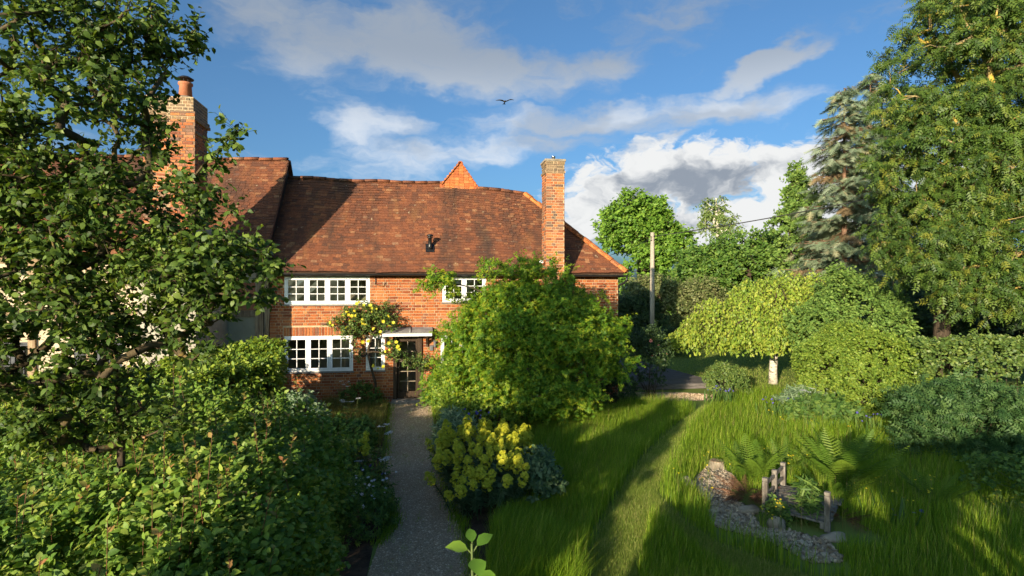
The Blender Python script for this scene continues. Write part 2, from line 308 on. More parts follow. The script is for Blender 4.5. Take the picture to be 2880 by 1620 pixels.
# ------------------------------------------------------------------ geometry helpers
ORG = {}                                        # world origin of each Empty
def tag(o, label, cat=None, group=None, kind=None):
    if label: o['label'] = label
    if cat: o['category'] = cat
    if group: o['group'] = group
    if kind: o['kind'] = kind
    return o
def thing(name, label, cat, loc=(0, 0, 0), group=None):
    o = bpy.data.objects.new(name, None); COL.objects.link(o); o.location = loc; o.empty_display_size = .2
    ORG[o.name] = Vector(loc); return tag(o, label, cat, group)
def attach(o, parent):
    if parent is not None:
        o.parent = parent
        if parent.name in ORG: o.matrix_parent_inverse = Matrix.Translation(-ORG[parent.name])
    return o
def mesh_np(name, V, F, tint=None, smooth=False, flat=False):
    """V (n,3); F (m,k) faces of one size or a list of such arrays"""
    me = bpy.data.meshes.new(name)
    Fs = F if isinstance(F, list) else [F]
    V = np.asarray(V, dtype=np.float32)
    me.vertices.add(len(V)); me.vertices.foreach_set('co', V.ravel())
    Fs = [np.asarray(f, dtype=np.int32) for f in Fs if len(f)] if isinstance(F, list) and not isinstance(F[0], tuple) else [np.asarray(F, dtype=np.int32)]
    loops = np.concatenate([f.ravel() for f in Fs])
    tot = np.concatenate([np.full(len(f), np.asarray(f).shape[1], dtype=np.int32) for f in Fs])
    st = np.concatenate(([0], np.cumsum(tot)[:-1])).astype(np.int32)
    me.loops.add(len(loops)); me.loops.foreach_set('vertex_index', loops)
    me.polygons.add(len(tot)); me.polygons.foreach_set('loop_start', st)
    if smooth: me.polygons.foreach_set('use_smooth', np.ones(len(tot), dtype=bool))
    if tint is not None:
        a = me.attributes.new('tint', 'FLOAT', 'POINT'); a.data.foreach_set('value', np.asarray(tint, dtype=np.float32))
    me.update(calc_edges=True)
    if flat: me.shade_flat()
    return me
def obj(name, me, mat, parent=None):
    if mat and not me.materials: me.materials.append(MATS[mat])
    o = bpy.data.objects.new(name, me); COL.objects.link(o)
    return attach(o, parent)
class MB:
    def __init__(s): s.v = []; s.f = []
    def quad(s, *p):
        i = len(s.v); s.v += [tuple(map(float, q)) for q in p]; s.f.append(tuple(range(i, i + len(p)))); return s
    def box(s, x0, x1, y0, y1, z0, z1):
        i = len(s.v); s.v += [(x, y, z) for z in (z0, z1) for x, y in ((x0, y0), (x1, y0), (x1, y1), (x0, y1))]
        s.f += [tuple(i + k for k in q) for q in ((3, 2, 1, 0), (4, 5, 6, 7), (0, 1, 5, 4), (1, 2, 6, 5), (2, 3, 7, 6), (3, 0, 4, 7))]; return s
    def beam(s, p, q, w, h, up=(0, 0, 1)):
        p, q, up = np.array(p, float), np.array(q, float), np.array(up, float)
        d = q - p; d /= np.linalg.norm(d); x = np.cross(d, up); x /= np.linalg.norm(x); z = np.cross(x, d)
        i = len(s.v)
        for e in (p, q): s.v += [tuple(e + x * a * w / 2 + z * b * h / 2) for a, b in ((-1, -1), (1, -1), (1, 1), (-1, 1))]
        s.f += [tuple(i + k for k in f) for f in ((0, 1, 2, 3), (7, 6, 5, 4), (0, 4, 5, 1), (1, 5, 6, 2), (2, 6, 7, 3), (3, 7, 4, 0))]; return s
    def tube(s, pts, rad, n=8, cap=True):
        pts = [np.array(p, float) for p in pts]; m = len(pts)
        rad = [rad] * m if isinstance(rad, (int, float)) else rad
        i = len(s.v); ref = np.array((.31, .17, .93))
        for k in range(m):
            d = pts[min(k + 1, m - 1)] - pts[max(k - 1, 0)]; d /= np.linalg.norm(d) + 1e-9
            if abs(d[2]) > .9: ref = np.array((1., .2, 0))
            x = np.cross(d, ref); x /= np.linalg.norm(x); y = np.cross(d, x)
            for a in range(n):
                t = 2 * math.pi * a / n; s.v.append(tuple(pts[k] + (x * math.cos(t) + y * math.sin(t)) * rad[k]))
        for k in range(m - 1):
            for a in range(n):
                b = (a + 1) % n; s.f.append((i + k * n + a, i + k * n + b, i + (k + 1) * n + b, i + (k + 1) * n + a))
        if cap: s.f.append(tuple(i + a for a in range(n))[::-1]); s.f.append(tuple(i + (m - 1) * n + a for a in range(n)))
        return s
    def lathe(s, c, prof, n=16):
        i = len(s.v)
        for r, z in prof:
            for a in range(n):
                t = 2 * math.pi * a / n; s.v.append((c[0] + r * math.cos(t), c[1] + r * math.sin(t), c[2] + z))
        for k in range(len(prof) - 1):
            for a in range(n):
                b = (a + 1) % n; s.f.append((i + k * n + a, i + k * n + b, i + (k + 1) * n + b, i + (k + 1) * n + a))
        s.f.append(tuple(i + a for a in range(n))[::-1]); s.f.append(tuple(i + (len(prof) - 1) * n + a for a in range(n))); return s
    def build(s, name, mat, parent=None, smooth=False, bevel=0):
        me = bpy.data.meshes.new(name); me.from_pydata(s.v, [], s.f); me.update()
        if smooth:
            for p in me.polygons: p.use_smooth = True
        o = obj(name, me, mat, parent)
        if bevel:
            b = o.modifiers.new('bevel', 'BEVEL'); b.width = bevel; b.segments = 2; b.limit_method = 'ANGLE'
        return o
def unit(a): return a / (np.linalg.norm(a, axis=-1, keepdims=True) + 1e-9)
def frames(axis, nrm):
    """columns x, y(length), z(normal) for each leaf"""
    y = unit(axis); z = unit(nrm - (nrm * y).sum(-1, keepdims=True) * y); x = np.cross(y, z)
    return np.stack((x, y, z), axis=-1)
def joined(tv, tf, pos, M, tint):
    tv = np.asarray(tv, float); tf = np.asarray(tf); n, k = len(pos), len(tv)
    V = (np.einsum('nij,kj->nki', M, tv) + pos[:, None, :]).reshape(-1, 3)
    F = (tf[None] + (np.arange(n) * k)[:, None, None]).reshape(-1, tf.shape[1])
    return V, F, np.repeat(tint, k)
def pieces(name, tmpl, pos, M, mat, parent, rng, n_obj=300, score=None, rest_name=None, smooth=False, tint=None):
    """alike pieces: the n_obj best placed are objects that share one mesh, the rest one part marked stuff"""
    pos = np.asarray(pos, float); M = np.asarray(M, float); n = len(pos)
    tint = rng.random(n) if tint is None else tint
    order = np.argsort(score) if score is not None else np.arange(n)
    one, rest = order[:n_obj], order[n_obj:]
    tv, tf = tmpl
    if len(one):
        me = mesh_np(name, tv, tf, np.zeros(len(tv)), smooth, name != 'leaf'); me.materials.append(MATS[mat])
        inv = Matrix.Translation(-ORG[parent.name]) if parent.name in ORG else Matrix.Identity(4)
        for i in one:
            o = bpy.data.objects.new(name, me); COL.objects.link(o); o.parent = parent; o.matrix_parent_inverse = inv
            m = Matrix(M[i].tolist()).to_4x4(); m.translation = pos[i].tolist(); o.matrix_basis = m
    if len(rest):
        V, F, t = joined(tv, tf, pos[rest], M[rest], tint[rest])
        o = obj(rest_name or name, mesh_np(rest_name or name, V, F, t, smooth, name != 'leaf'), mat, parent)
        if n_obj: o['kind'] = 'stuff'
        return o
# shapes of one piece (x width, y length, z normal)
BOX5 = ([(-.5, 0, -.5), (.5, 0, -.5), (.5, 0, .5), (-.5, 0, .5), (-.46, 1, -.44), (.46, 1, -.44), (.46, 1, .44), (-.46, 1, .44)], [(4, 5, 6, 7), (0, 1, 5, 4), (1, 2, 6, 5), (2, 3, 7, 6), (3, 0, 4, 7)])
TILE = ([(-.5, 0, 0), (.5, 0, 0), (-.5, 0, 1), (.5, 0, 1), (-.5, 1, 0), (.5, 1, 0), (-.5, 1, .25), (.5, 1, .25)], [(0, 1, 3, 2), (2, 3, 7, 6), (1, 5, 7, 3), (0, 2, 6, 4), (0, 4, 5, 1)])
LEAF = ([(0, 0, 0), (-.30, .30, .07), (0, .32, 0), (.30, .30, .07), (-.25, .66, .04), (0, .66, -.03), (.25, .66, .04), (0, 1, -.12)],
        [(0, 2, 1), (0, 3, 2), (1, 2, 5), (1, 5, 4), (2, 3, 6), (2, 6, 5), (4, 5, 7), (5, 6, 7)])
LEAF4 = ([(0, 0, 0), (-.30, .45, .06), (0, .5, -.02), (.30, .45, .06), (0, 1, -.06)], [(0, 2, 1), (0, 3, 2), (1, 2, 4), (2, 3, 4)])
LEAF2 = ([(0, 0, 0), (-.30, .5, .05), (.30, .5, .05), (0, 1, -.05)], [(0, 2, 1), (1, 2, 3)])
STRAP = ([(-.06, 0, 0), (.06, 0, 0), (-.07, .5, .06), (.07, .5, .06), (0, 1, -.02)], [(0, 1, 3), (0, 3, 2), (2, 3, 4)])
LEAF_O = ([(0, 0, 0), (-.29, .28, .05), (.29, .28, .05), (-.26, .62, .02), (.26, .62, .02), (0, 1, -.12)], [(0, 2, 1), (1, 2, 4), (1, 4, 3), (3, 4, 5)])
PEB = ([(0, 0, .8), (.95, 0, 0), (.3, .9, .1), (-.8, .55, 0), (-.75, -.6, .1), (.3, -.9, 0)], [(0, 1, 2), (0, 2, 3), (0, 3, 4), (0, 4, 5), (0, 5, 1)])
def star_leaf(n=5, w=.15):
    v = [(0, .25, 0)]; f = []
    for k in range(n):
        a = (k - (n - 1) / 2) * 1.15 / (n - 1) * 3.0 / 1.25; l = .78 - .05 * abs(k - (n - 1) / 2) ** 2
        dx, dy = math.sin(a), math.cos(a); i = len(v)
        v += [(dx * l * .3 - dy * w, .25 + dy * l * .3 + dx * w, .03), (dx * l, .25 + dy * l, -.10), (dx * l * .3 + dy * w, .25 + dy * l * .3 - dx * w, .03)]
        f += [(i, i + 2, i + 1)]
    return v, f
STAR = star_leaf()
def pinnate(n=3, w=.10, ll=.38):
    v, f = [], []
    for k in range(n + 1):
        y = .18 + .62 * k / n
        for s in ((-1, 1) if k < n else (0,)):
            dx, dy = (s * .86, .5) if s else (0, 1); px, py = -dy, dx; i = len(v)
            l = ll * (1 - .25 * abs(k / n - .4)); z0 = -.10 * (k / n) ** 2
            v += [(dx * l * .12 + px * w * .9, y + dy * l * .12 + py * w * .9, z0 + .015), (dx * l, y + dy * l, z0 - .09), (dx * l * .12 - px * w * .9, y + dy * l * .12 - py * w * .9, z0 + .015)]
            f += [(i, i + 2, i + 1)]
    return v, f
PINNATE = pinnate()
def spray(n=7):
    v, f = [(-.03, 0, 0), (.03, 0, 0), (0, 1, -.05)], [(0, 1, 2)]
    for k in range(n):
        y = .08 + .8 * k / n
        for s in (-1, 1):
            l = .34 * (1 - .6 * k / n); i = len(v)
            v += [(0, y, 0), (s * l, y + .20, -.04 * (k % 2)), (0, y + .09, 0)]; f += [(i, i + 1, i + 2) if s > 0 else (i, i + 2, i + 1)]
    return v, f
SPRAY = spray()
ICO = ([(0, 0, 1), (.9, 0, .2), (.25, .85, .25), (-.75, .5, .2), (-.7, -.55, .25), (.3, -.85, .2), (.6, .4, -.6), (-.3, .75, -.6), (-.75, -.1, -.6), (-.1, -.75, -.6)],
       [(0, 1, 2), (0, 2, 3), (0, 3, 4), (0, 4, 5), (0, 5, 1), (1, 6, 2), (2, 7, 3), (3, 8, 4), (4, 9, 5), (5, 9, 1), (1, 9, 6), (2, 6, 7), (3, 7, 8), (4, 8, 9)])

# ------------------------------------------------------------------ brick and tile work
def flemish(u0, u1, z0, z1, course, openings=(), long=.235, short=.113, joint=.012, rng=None):
    out = []; k = 0; z = z0
    while z < z1 - .02:
        zt = min(z + course - joint, z1); u = u0 - (0 if k % 2 == 0 else (long + short) / 2 + joint) - .02 * rng.random(); s = k % 2
        while u < u1:
            w = long if s % 2 == 0 else short
            a, b = max(u, u0), min(u + w, u1)
            segs = [(a, b)] if b - a > .035 else []
            for (p, q, r, t) in openings:
                if r < (z + zt) / 2 < t:
                    nx = []
                    for (c, d) in segs:
                        if c < p - .004: nx.append((c, min(d, p)))
                        if d > q + .004: nx.append((max(c, q), d))
                    segs = [x for x in nx if x[1] - x[0] > .03]
            for c, d in segs: out.append(((c + d) / 2, (z + zt) / 2, d - c, zt - z))
            u += w + joint; s += 1
        z += course; k += 1
    return out
def brick_mats(rects, origin, ud, nd, depth, rng):
    """rects (u, z, w, h) on a plane -> positions and matrices for BOX5 (y is the outward depth)"""
    ud, nd, zd = np.array(ud, float), np.array(nd, float), np.array((0, 0, 1.))
    pos, M = [], []
    for u, z, w, h in rects:
        d = depth * (1 + .5 * (rng.random() - .5))
        pos.append(np.array(origin) + ud * u + zd * z); M.append(np.stack((ud * (w + .003 * rng.normal()), nd * d, zd * h), axis=-1))
    return np.array(pos), np.array(M)

rng = np.random.default_rng(11)
house = thing('brick_cottage', 'red brick cottage with steep clay tiled roof behind the gravel path', 'house', (0, 17, 0))
XL, XR, YF, YB = -4.36, 5.94, 17.0, 22.0
OPEN = [(-3.96, -1.59, 2.88, 3.68), (-3.96, -2.06, .95, 1.97), (-1.70, -1.16, .95, 1.97), (-.91, -.10, .0, 1.95), (.51, 1.80, 2.93, 3.70), (.46, 2.3, .95, 1.95)]
def wall_grid(m, x0, x1, z0, z1, y0, y1, opens):
    xs = sorted({x0, x1, *[o[0] for o in opens], *[o[1] for o in opens]}); zs = sorted({z0, z1, *[o[2] for o in opens], *[o[3] for o in opens]})
    xs = [x for x in xs if x0 <= x <= x1]; zs = [z for z in zs if z0 <= z <= z1]
    for a, b in zip(xs[:-1], xs[1:]):
        for c, d in zip(zs[:-1], zs[1:]):
            if not any(o[0] <= (a + b) / 2 <= o[1] and o[2] <= (c + d) / 2 <= o[3] for o in opens): m.box(a, b, y0, y1, c, d)
m = MB(); wall_grid(m, XL, XR, 0, 3.86, YF + .008, YF + .24, OPEN)
m.box(XR - .24, XR - .008, YF + .24, YB, 0, 3.86).box(XL, XR - .008, YB, YB + .2, 0, 3.86)
wall = m.build('wall', 'mortar', house)
m = MB(); m.box(XL + .02, XR - .26, YF + .26, YB - .02, .02, .06).box(XL + .02, XR - .26, YF + .26, YB - .02, 2.35, 2.5).box(XL + .02, XR - .26, YF + .26, YB - .02, 3.86, 3.9)
m.box(XL + .02, XR - .26, 18.7, 18.8, .06, 3.86).box(-1.0, -.96, YF + .26, 18.7, .06, 3.8).box(.1, .14, YF + .26, 18.7, .06, 3.8)
m.build('room_lining', 'room_wall', house)
rects = [r for r in flemish(XL, XR, .02, 3.84, .0835, OPEN + [(-4.0, -2.02, 1.97, 2.235), (-1.74, -1.12, 1.97, 2.235)], rng=rng)]
for a, b in ((-3.98, -2.03), (-1.72, -1.13)):
    u = a
    while u < b: rects.append((u + .036, 2.10, .068, .245)); u += .080
pos, M = brick_mats(rects, (0, YF + .006, 0), (1, 0, 0), (0, -1, 0), .012, rng)
sc = np.abs(pos[:, 0] + .55) * .8 + np.abs(pos[:, 2] - 2.9)
pieces('brick', BOX5, pos, M, 'brick', wall, rng, 300, sc, 'brickwork')
pos, M = brick_mats(flemish(YF, YB, .02, 3.84, .0835, rng=rng), (XR - .010, 0, 0), (0, 1, 0), (1, 0, 0), .012, rng)
pieces('brick', BOX5, pos, M, 'brick', wall, rng, 0, None, 'brickwork')['kind'] = 'stuff'

def roof_surface(E, RG, sag, seed):
    """point and local axes on a slope: E(u), RG(u) are the eaves and ridge points over the running length u"""
    def S(u, v):
        e, r = E(u), RG(u); p = e + (r - e) * v
        up = unit(r - e); n = np.cross((1., 0, 0), up); n = n / np.linalg.norm(n)
        lump = (.035 * math.sin(1.1 * u + seed) + .016 * math.sin(2.7 * u + 2 * v + seed * 2)) * math.sin(math.pi * min(max(v, 0), 1)) - sag * math.sin(math.pi * min(max(v, 0), 1))
        return p + n * lump, up, n
    return S
def tile_slope(S, u0f, u1f, gauge, width, rng, v0=0.0, v1=1.0):
    _, up, _ = S(u0f(.5), .5); e, r = S(u0f(.5), 0)[0], S(u0f(.5), 1)[0]; Ls = np.linalg.norm(r - e)
    n = int(round(Ls * (v1 - v0) / gauge)); pos, M, uv = [], [], []
    for k in range(n):
        v = v0 + (v1 - v0) * k / n; a, b = u0f(v), u1f(v)
        u = a - width * rng.random(); wob = rng.normal() * .002
        while u < b:
            w = width * (1 + .12 * rng.normal()); c, d = max(u, a), min(u + w, b)
            if d - c > .04:
                um = (c + d) / 2
                p, up, nn = S(um, v + .006 * math.sin(um * 1.9 + k) * gauge + rng.normal() * .0016 + .0012 * math.sin(um * 7 + k * 2.1))
                x = np.array((1., 0, 0)) + nn * rng.normal() * .006 + up * rng.normal() * .010
                y = unit(up - nn * (.105 + .006 * rng.random()))
                pos.append(p + nn * (.026 + .0010 * rng.normal())); M.append(np.stack((x * (d - c - .0025), y * gauge * 1.75, nn * .012), axis=-1)); uv.append((um, v))
            u += w
    return np.array(pos), np.array(M), np.array(uv)
EY, EZ = 16.75, 3.80
RX = np.array([-4.6, -4.36, -2.2, .55, 1.75, 3.38, 4.5]); RZ = np.array([6.99, 6.97, 6.90, 6.90, 6.76, 6.58, 6.50]); RYs = np.array([19.5, 19.5, 19.46, 19.45, 19.34, 19.18, 19.1])
main_E = lambda u: np.array((u, EY, EZ + .012 * math.sin(u * 1.3)))
main_R = lambda u: np.array((u, np.interp(u, RX, RYs), np.interp(u, RX, RZ) + .015 * math.sin(u * 3.1)))
S_main = roof_surface(main_E, main_R, .05, .4)
HIPX, HIPE = 3.38, 6.12
m = MB()
NU, NV = 40, 12
def sheet(m, S, u0f, u1f, drop=.03):
    i = len(m.v)
    for k in range(NV + 1):
        v = k / NV
        for j in range(NU + 1):
            u = u0f(v) + (u1f(v) - u0f(v)) * j / NU; p, up, n = S(u, v); m.v.append(tuple(p - n * drop))
    for k in range(NV):
        for j in range(NU):
            a = i + k * (NU + 1) + j; m.f.append((a, a + 1, a + NU + 2, a + NU + 1))
u0f = lambda v: -4.44; u1f = lambda v: HIPE + (HIPX - HIPE) * v
sheet(m, S_main, u0f, u1f)
hp = main_R(HIPX); bk = [(-4.44, 22.25, EZ), (HIPE, 22.25, EZ)]
m.quad(tuple(main_R(-4.44)), tuple(hp), bk[1], bk[0]).quad((HIPE, EY, EZ), bk[1], tuple(hp))
roof = m.build('roof', 'roof_backing', house)
pos, M, uv = tile_slope(S_main, u0f, u1f, .118, .172, rng)
# tiles give way to the roof vent
keep = ~((np.abs(uv[:, 0] - .15) < .07) & (np.abs(uv[:, 1] - .245) < .03)); pos, M, uv = pos[keep], M[keep], uv[keep]
pieces('roof_tile', TILE, pos, M, 'tile', roof, rng, 300, np.abs(uv[:, 0] + .4) * .3 + np.abs(uv[:, 1] - .55), 'tiling')
# hip slope on the right: courses run in Y
S_h = roof_surface(lambda u: np.array((u, EY, EZ)), lambda u: np.array((u, EY + 2.43, 6.58)), 0, 0)
hv = []
e0 = np.array((HIPE, EY, EZ)); upv = np.array((HIPX - HIPE, 0, 6.58 - EZ)); Lh = np.linalg.norm(upv); upv = upv / Lh; nh = np.array((upv[2], 0, -upv[0])); nh = nh / np.linalg.norm(nh)
for k in range(int(Lh / .13)):
    v = k * .13 / Lh; a, b = EY + 2.43 * v, 22.25 - 3.07 * v; y = a + (.08 if k % 2 else 0)
    while y < b:
        hv.append((e0 + upv * (k * .13) + np.array((0, y - EY, 0)) + nh * .02, np.stack((np.array((0, 1., 0)) * .165, unit(upv - nh * .1) * .21, nh * .017), axis=-1))); y += .172
pieces('roof_tile', TILE, np.array([h[0] for h in hv]), np.array([h[1] for h in hv]), 'tile', roof, rng, 0, None, 'hip_tiling')['kind'] = 'stuff'
def half_round(name, p, q, r, mat, parent, seg=7):
    """one ridge tile: a thick half pipe from p to q"""
    p, q = np.array(p, float), np.array(q, float); d = unit(q - p); x = unit(np.cross(d, (0, 0, 1.))); z = np.cross(x, d); V, F = [], []
    for e, rr in ((p, r), (q, r * 1.03)):
        for lay in (rr, rr - .022):
            for k in range(seg + 1):
                a = math.pi * k / seg; V.append(e + x * math.cos(a) * lay + z * math.sin(a) * lay * .85)
    n = seg + 1
    for k in range(seg):
        F += [(k, k + 1, 2 * n + k + 1, 2 * n + k), (n + k, 3 * n + k, 3 * n + k + 1, n + k + 1), (k, n + k, n + k + 1, k + 1), (2 * n + k, 2 * n + k + 1, 3 * n + k + 1, 3 * n + k)]
    F += [(0, 2 * n, 3 * n, n), (seg, n + seg, 3 * n + seg, 2 * n + seg)]
    return obj(name, mesh_np(name, V, np.array(F), np.full(len(V), float(rng.random()))), mat, parent)
def ridge_run(pts, r, mat, parent, step=.42, name='ridge_tile'):
    pts = [np.array(p, float) for p in pts]
    for a, b in zip(pts[:-1], pts[1:]):
        n = max(1, int(round(np.linalg.norm(b - a) / step)))
        for k in range(n):
            j = np.array((0, 0, rng.normal() * .006)); half_round(name, a + (b - a) * k / n + j, a + (b - a) * (k + .975) / n + j, r * (1 + .05 * rng.normal()), mat, parent)
xs = np.linspace(-4.44, HIPX, 20)
ridge_run([main_R(x) + np.array((0, 0, -.03)) for x in xs[:14]], .115, 'tile', roof)
ridge_run([main_R(x) + np.array((0, 0, -.03)) for x in xs[15:]], .115, 'tile', roof)
ridge_run([hp + (0, 0, -.03), np.array((HIPE, EY, EZ + .01))], .13, 'clean_tile', roof, .30, 'hip_tile')
# small tile-hung gable that stands on the ridge
ap, gl, gr = np.array((1.18, 19.3, 7.56)), np.array((.60, 19.3, 6.84)), np.array((1.77, 19.3, 6.72))
m = MB(); back = np.array((0, 3.2, 0))
m.quad(gl, gr, ap).quad(ap, gr, gr + back, ap + back).quad(gl, ap, ap + back, gl + back).quad(gr + back, gl + back, ap + back)
gab = m.build('gablet', 'roof_backing', house)
pos, M = [], []
k = 0; z = 6.70
while z < 7.5:
    f0 = np.clip((z - gl[2]) / (ap[2] - gl[2]), -.2, 1); f1 = np.clip((z - gr[2]) / (ap[2] - gr[2]), -.2, 1)
    a, b = gl[0] + (ap[0] - gl[0]) * f0, gr[0] + (ap[0] - gr[0]) * f1; u = a - (.08 if k % 2 else 0)
    while u < b:
        c, d = max(a, u), min(b, u + .165)
        if d - c > .03: pos.append(((c + d) / 2, 19.3 - .022, z)); M.append(np.stack(((d - c - .008, 0, 0), (0, .02, .155), (0, -.018, 0)), axis=-1))
        u += .165
    z += .098; k += 1
pieces('hung_tile', TILE, pos, M, 'clean_tile', gab, rng, 300)
for s0, n in ((gl, 7), (gr, 7)):
    dv = (ap - s0); hd = unit(dv); nn = np.array((-hd[2], 0, hd[0])) * (1 if s0 is gl else -1)
    m = MB()
    for k in range(n):
        p = s0 + dv * k / n + np.array((0, -.06, 0)); q = s0 + dv * (k + 1) / n
        m.beam(p + nn * (.03 + .008 * (k % 2)) + (0, .16, 0) - hd * .03, q + nn * .045 + (0, .10, 0), .36, .022, nn)
    m.build('verge_tile', 'clean_tile', gab)
    pos, M = [], []
    for r in range(7):
        for c in range(18):
            p = s0 + dv * (r + .0) / 7 + np.array((0, .25 + c * .17, 0)) + nn * .02
            pos.append(p); M.append(np.stack((np.array((0, .165, 0)), hd * .19, nn * .017), axis=-1))
    pieces('roof_tile', TILE, pos, M, 'tile', gab, rng, 0, None, 'tiling')['kind'] = 'stuff'
half_round('ridge_tile', ap + (0, -.10, -.01), ap + (0, .4, -.01), .09, 'clean_tile', gab)
for k in range(1, 7): half_round('ridge_tile', ap + (0, .01 + .4 * k, -.01), ap + (0, .4 + .4 * k, -.01), .09, 'clean_tile', gab)

# windows
def casement(name, x0, x1, z0, z1, lights, parent, cols=2, rows=3, frame='white_paint', yf=17.0, curtains=()):
    w = MB(); fy0, fy1 = yf + .005, yf + .075; fw = .055
    w.box(x0, x1, fy0, fy1, z0, z0 + fw).box(x0, x1, fy0, fy1, z1 - fw, z1).box(x0, x0 + fw, fy0, fy1, z0 + fw, z1 - fw).box(x1 - fw, x1, fy0, fy1, z0 + fw, z1 - fw)
    lw = (x1 - x0 - 2 * fw) / lights
    for k in range(1, lights):
        x = x0 + fw + lw * k; w.box(x - .028, x + .028, fy0, fy1, z0 + fw, z1 - fw)
    win = w.build(name, frame, parent, bevel=.004)
    MB().box(x0 - .03, x1 + .03, yf - .05, yf + .06, z0 - .045, z0 - .002).build('sill', 'sill_stone', win, bevel=.006)
    for k in range(lights):
        a = x0 + fw + lw * k + (.028 if k else 0) + .004; b = x0 + fw + lw * (k + 1) - (.028 if k < lights - 1 else 0) - .004; c, d = z0 + fw + .004, z1 - fw - .004
        s = MB(); sw = .042; sy0, sy1 = yf - .008, yf + .05
        s.box(a, b, sy0, sy1, c, c + sw).box(a, b, sy0, sy1, d - sw, d).box(a, a + sw, sy0, sy1, c + sw, d - sw).box(b - sw, b, sy0, sy1, c + sw, d - sw)
        ia, ib, ic, id_ = a + sw, b - sw, c + sw, d - sw
        for j in range(1, cols): x = ia + (ib - ia) * j / cols; s.box(x - .010, x + .010, sy0 + .006, sy1, ic, id_)
        for j in range(1, rows): z = ic + (id_ - ic) * j / rows; s.box(ia, ib, sy0 + .009, sy1 - .003, z - .010, z + .010)
        s.build('sash', frame, win, bevel=.003)
        for j in range(cols):
            for i in range(rows):
                p0, p1 = ia + (ib - ia) * j / cols + (.011 if j else .001), ia + (ib - ia) * (j + 1) / cols - (.011 if j < cols - 1 else .001); q0, q1 = ic + (id_ - ic) * i / rows + (.011 if i else .001), ic + (id_ - ic) * (i + 1) / rows - (.011 if i < rows - 1 else .001)
                t = rng.normal(size=2) * .002
                MB().quad((p0, yf + .022 + t[0], q0), (p1, yf + .022, q0), (p1, yf + .022 + t[1], q1), (p0, yf + .022, q1)).build('pane', 'glass', win)
    for (ca, cb) in curtains:
        n = 26; V, F = [], []
        for i in range(n + 1):
            x = ca + (cb - ca) * i / n; y = yf + .30 + .025 * math.sin(i * 1.7) + .01 * math.sin(i * .6)
            V += [(x, y, z0 - .05), (x, y, z1)]
            if i: F.append((2 * i - 2, 2 * i, 2 * i + 1, 2 * i - 1))
        obj('curtain', mesh_np('curtain', V, np.array(F), None, True), 'curtain', win)
    return win
tag(casement('window', *OPEN[0], 4, house), 'white upper window of four lights')
tag(casement('window', *OPEN[1], 3, house, curtains=((-2.32, -2.08),)), 'white lower window of three lights')
tag(casement('window', *OPEN[2], 1, house, curtains=((-1.68, -1.34),)), 'narrow white window by the rose')
casement('window', *OPEN[4], 2, house); casement('window', *OPEN[5], 3, house)
# door, frame, step and canopy
x0, x1, z0, z1 = OPEN[3]
m = MB(); m.box(x0 - .01, x0 + .10, YF - .06, YF + .10, 0, z1).box(x1 - .10, x1 + .01, YF - .06, YF + .10, 0, z1).box(x0 + .10, x1 - .10, YF - .04, YF + .10, z1 - .09, z1)
m.build('door_frame', 'dark_oak', house, bevel=.006)
dx0, dx1, dz0, dz1 = x0 + .103, x1 - .103, .11, z1 - .094; dy0, dy1 = YF + .03, YF + .075
m = MB(); sw = .07
m.box(dx0, dx0 + sw, dy0, dy1, dz0, dz1).box(dx1 - sw, dx1, dy0, dy1, dz0, dz1).box(dx0 + sw, dx1 - sw, dy0, dy1, dz0, dz0 + .20).box(dx0 + sw, dx1 - sw, dy0, dy1, dz1 - .08, dz1)
door = m.build('door', 'dark_oak', house, bevel=.005)
gx0, gx1, gz0, gz1 = dx0 + sw, dx1 - sw, dz0 + .20, dz1 - .08
m = MB().box((gx0 + gx1) / 2 - .010, (gx0 + gx1) / 2 + .010, dy0 + .004, dy1 - .004, gz0, gz1)
for k in range(1, 5): z = gz0 + (gz1 - gz0) * k / 5; m.box(gx0, gx1, dy0 + .006, dy1 - .006, z - .010, z + .010)
m.build('glazing_bar', 'door_bar', door)
for j in range(2):
    for i in range(5):
        a, b = gx0 + (gx1 - gx0) * j / 2 + .011 * j, gx0 + (gx1 - gx0) * (j + 1) / 2 - .011 * (1 - j); c, d = gz0 + (gz1 - gz0) * i / 5 + .011, gz0 + (gz1 - gz0) * (i + 1) / 5 - .011
        MB().quad((a, dy0 + .022 + .002 * rng.normal(), c), (b, dy0 + .022, c), (b, dy0 + .022 + .002 * rng.normal(), d), (a, dy0 + .022, d)).build('pane', 'glass', door)
MB().tube([(dx0 + .035, dy0 - .05, 1.02), (dx0 + .035, dy0, 1.02)], .022, 10).build('door_knob', 'black_iron', door, True)
MB().box(x0 - .05, x1 + .05, YF - .32, YF + .03, .004, .10).build('door_step', 'sill_stone', house, bevel=.012)
cx0, cx1 = -1.20, .20
m = MB(); m.quad((cx0 - .02, YF - .46, 2.065), (cx1 + .02, YF - .46, 2.065), (cx1 + .02, YF + .0, 2.20), (cx0 - .02, YF + .0, 2.20)).quad((cx0 - .02, YF - .46, 2.045), (cx0 - .02, YF, 2.18), (cx1 + .02, YF, 2.18), (cx1 + .02, YF - .46, 2.045))
m.quad((cx0 - .02, YF - .46, 2.045), (cx1 + .02, YF - .46, 2.045), (cx1 + .02, YF - .46, 2.065), (cx0 - .02, YF - .46, 2.065)).quad((cx0 - .02, YF - .46, 2.045), (cx0 - .02, YF - .46, 2.065), (cx0 - .02, YF, 2.2), (cx0 - .02, YF, 2.18)).quad((cx1 + .02, YF - .46, 2.065), (cx1 + .02, YF - .46, 2.045), (cx1 + .02, YF, 2.18), (cx1 + .02, YF, 2.2))
can = m.build('porch_canopy', 'lead', house)
MB().tube([(-.42, YF - .455, 2.075), (-.42, YF - .01, 2.21)], .022, 8).build('lead_roll', 'lead', can, True)
m = MB().box(cx0, cx1, YF - .44, YF - .41, 1.965, 2.044); m.build('fascia', 'white_paint', can, bevel=.003)
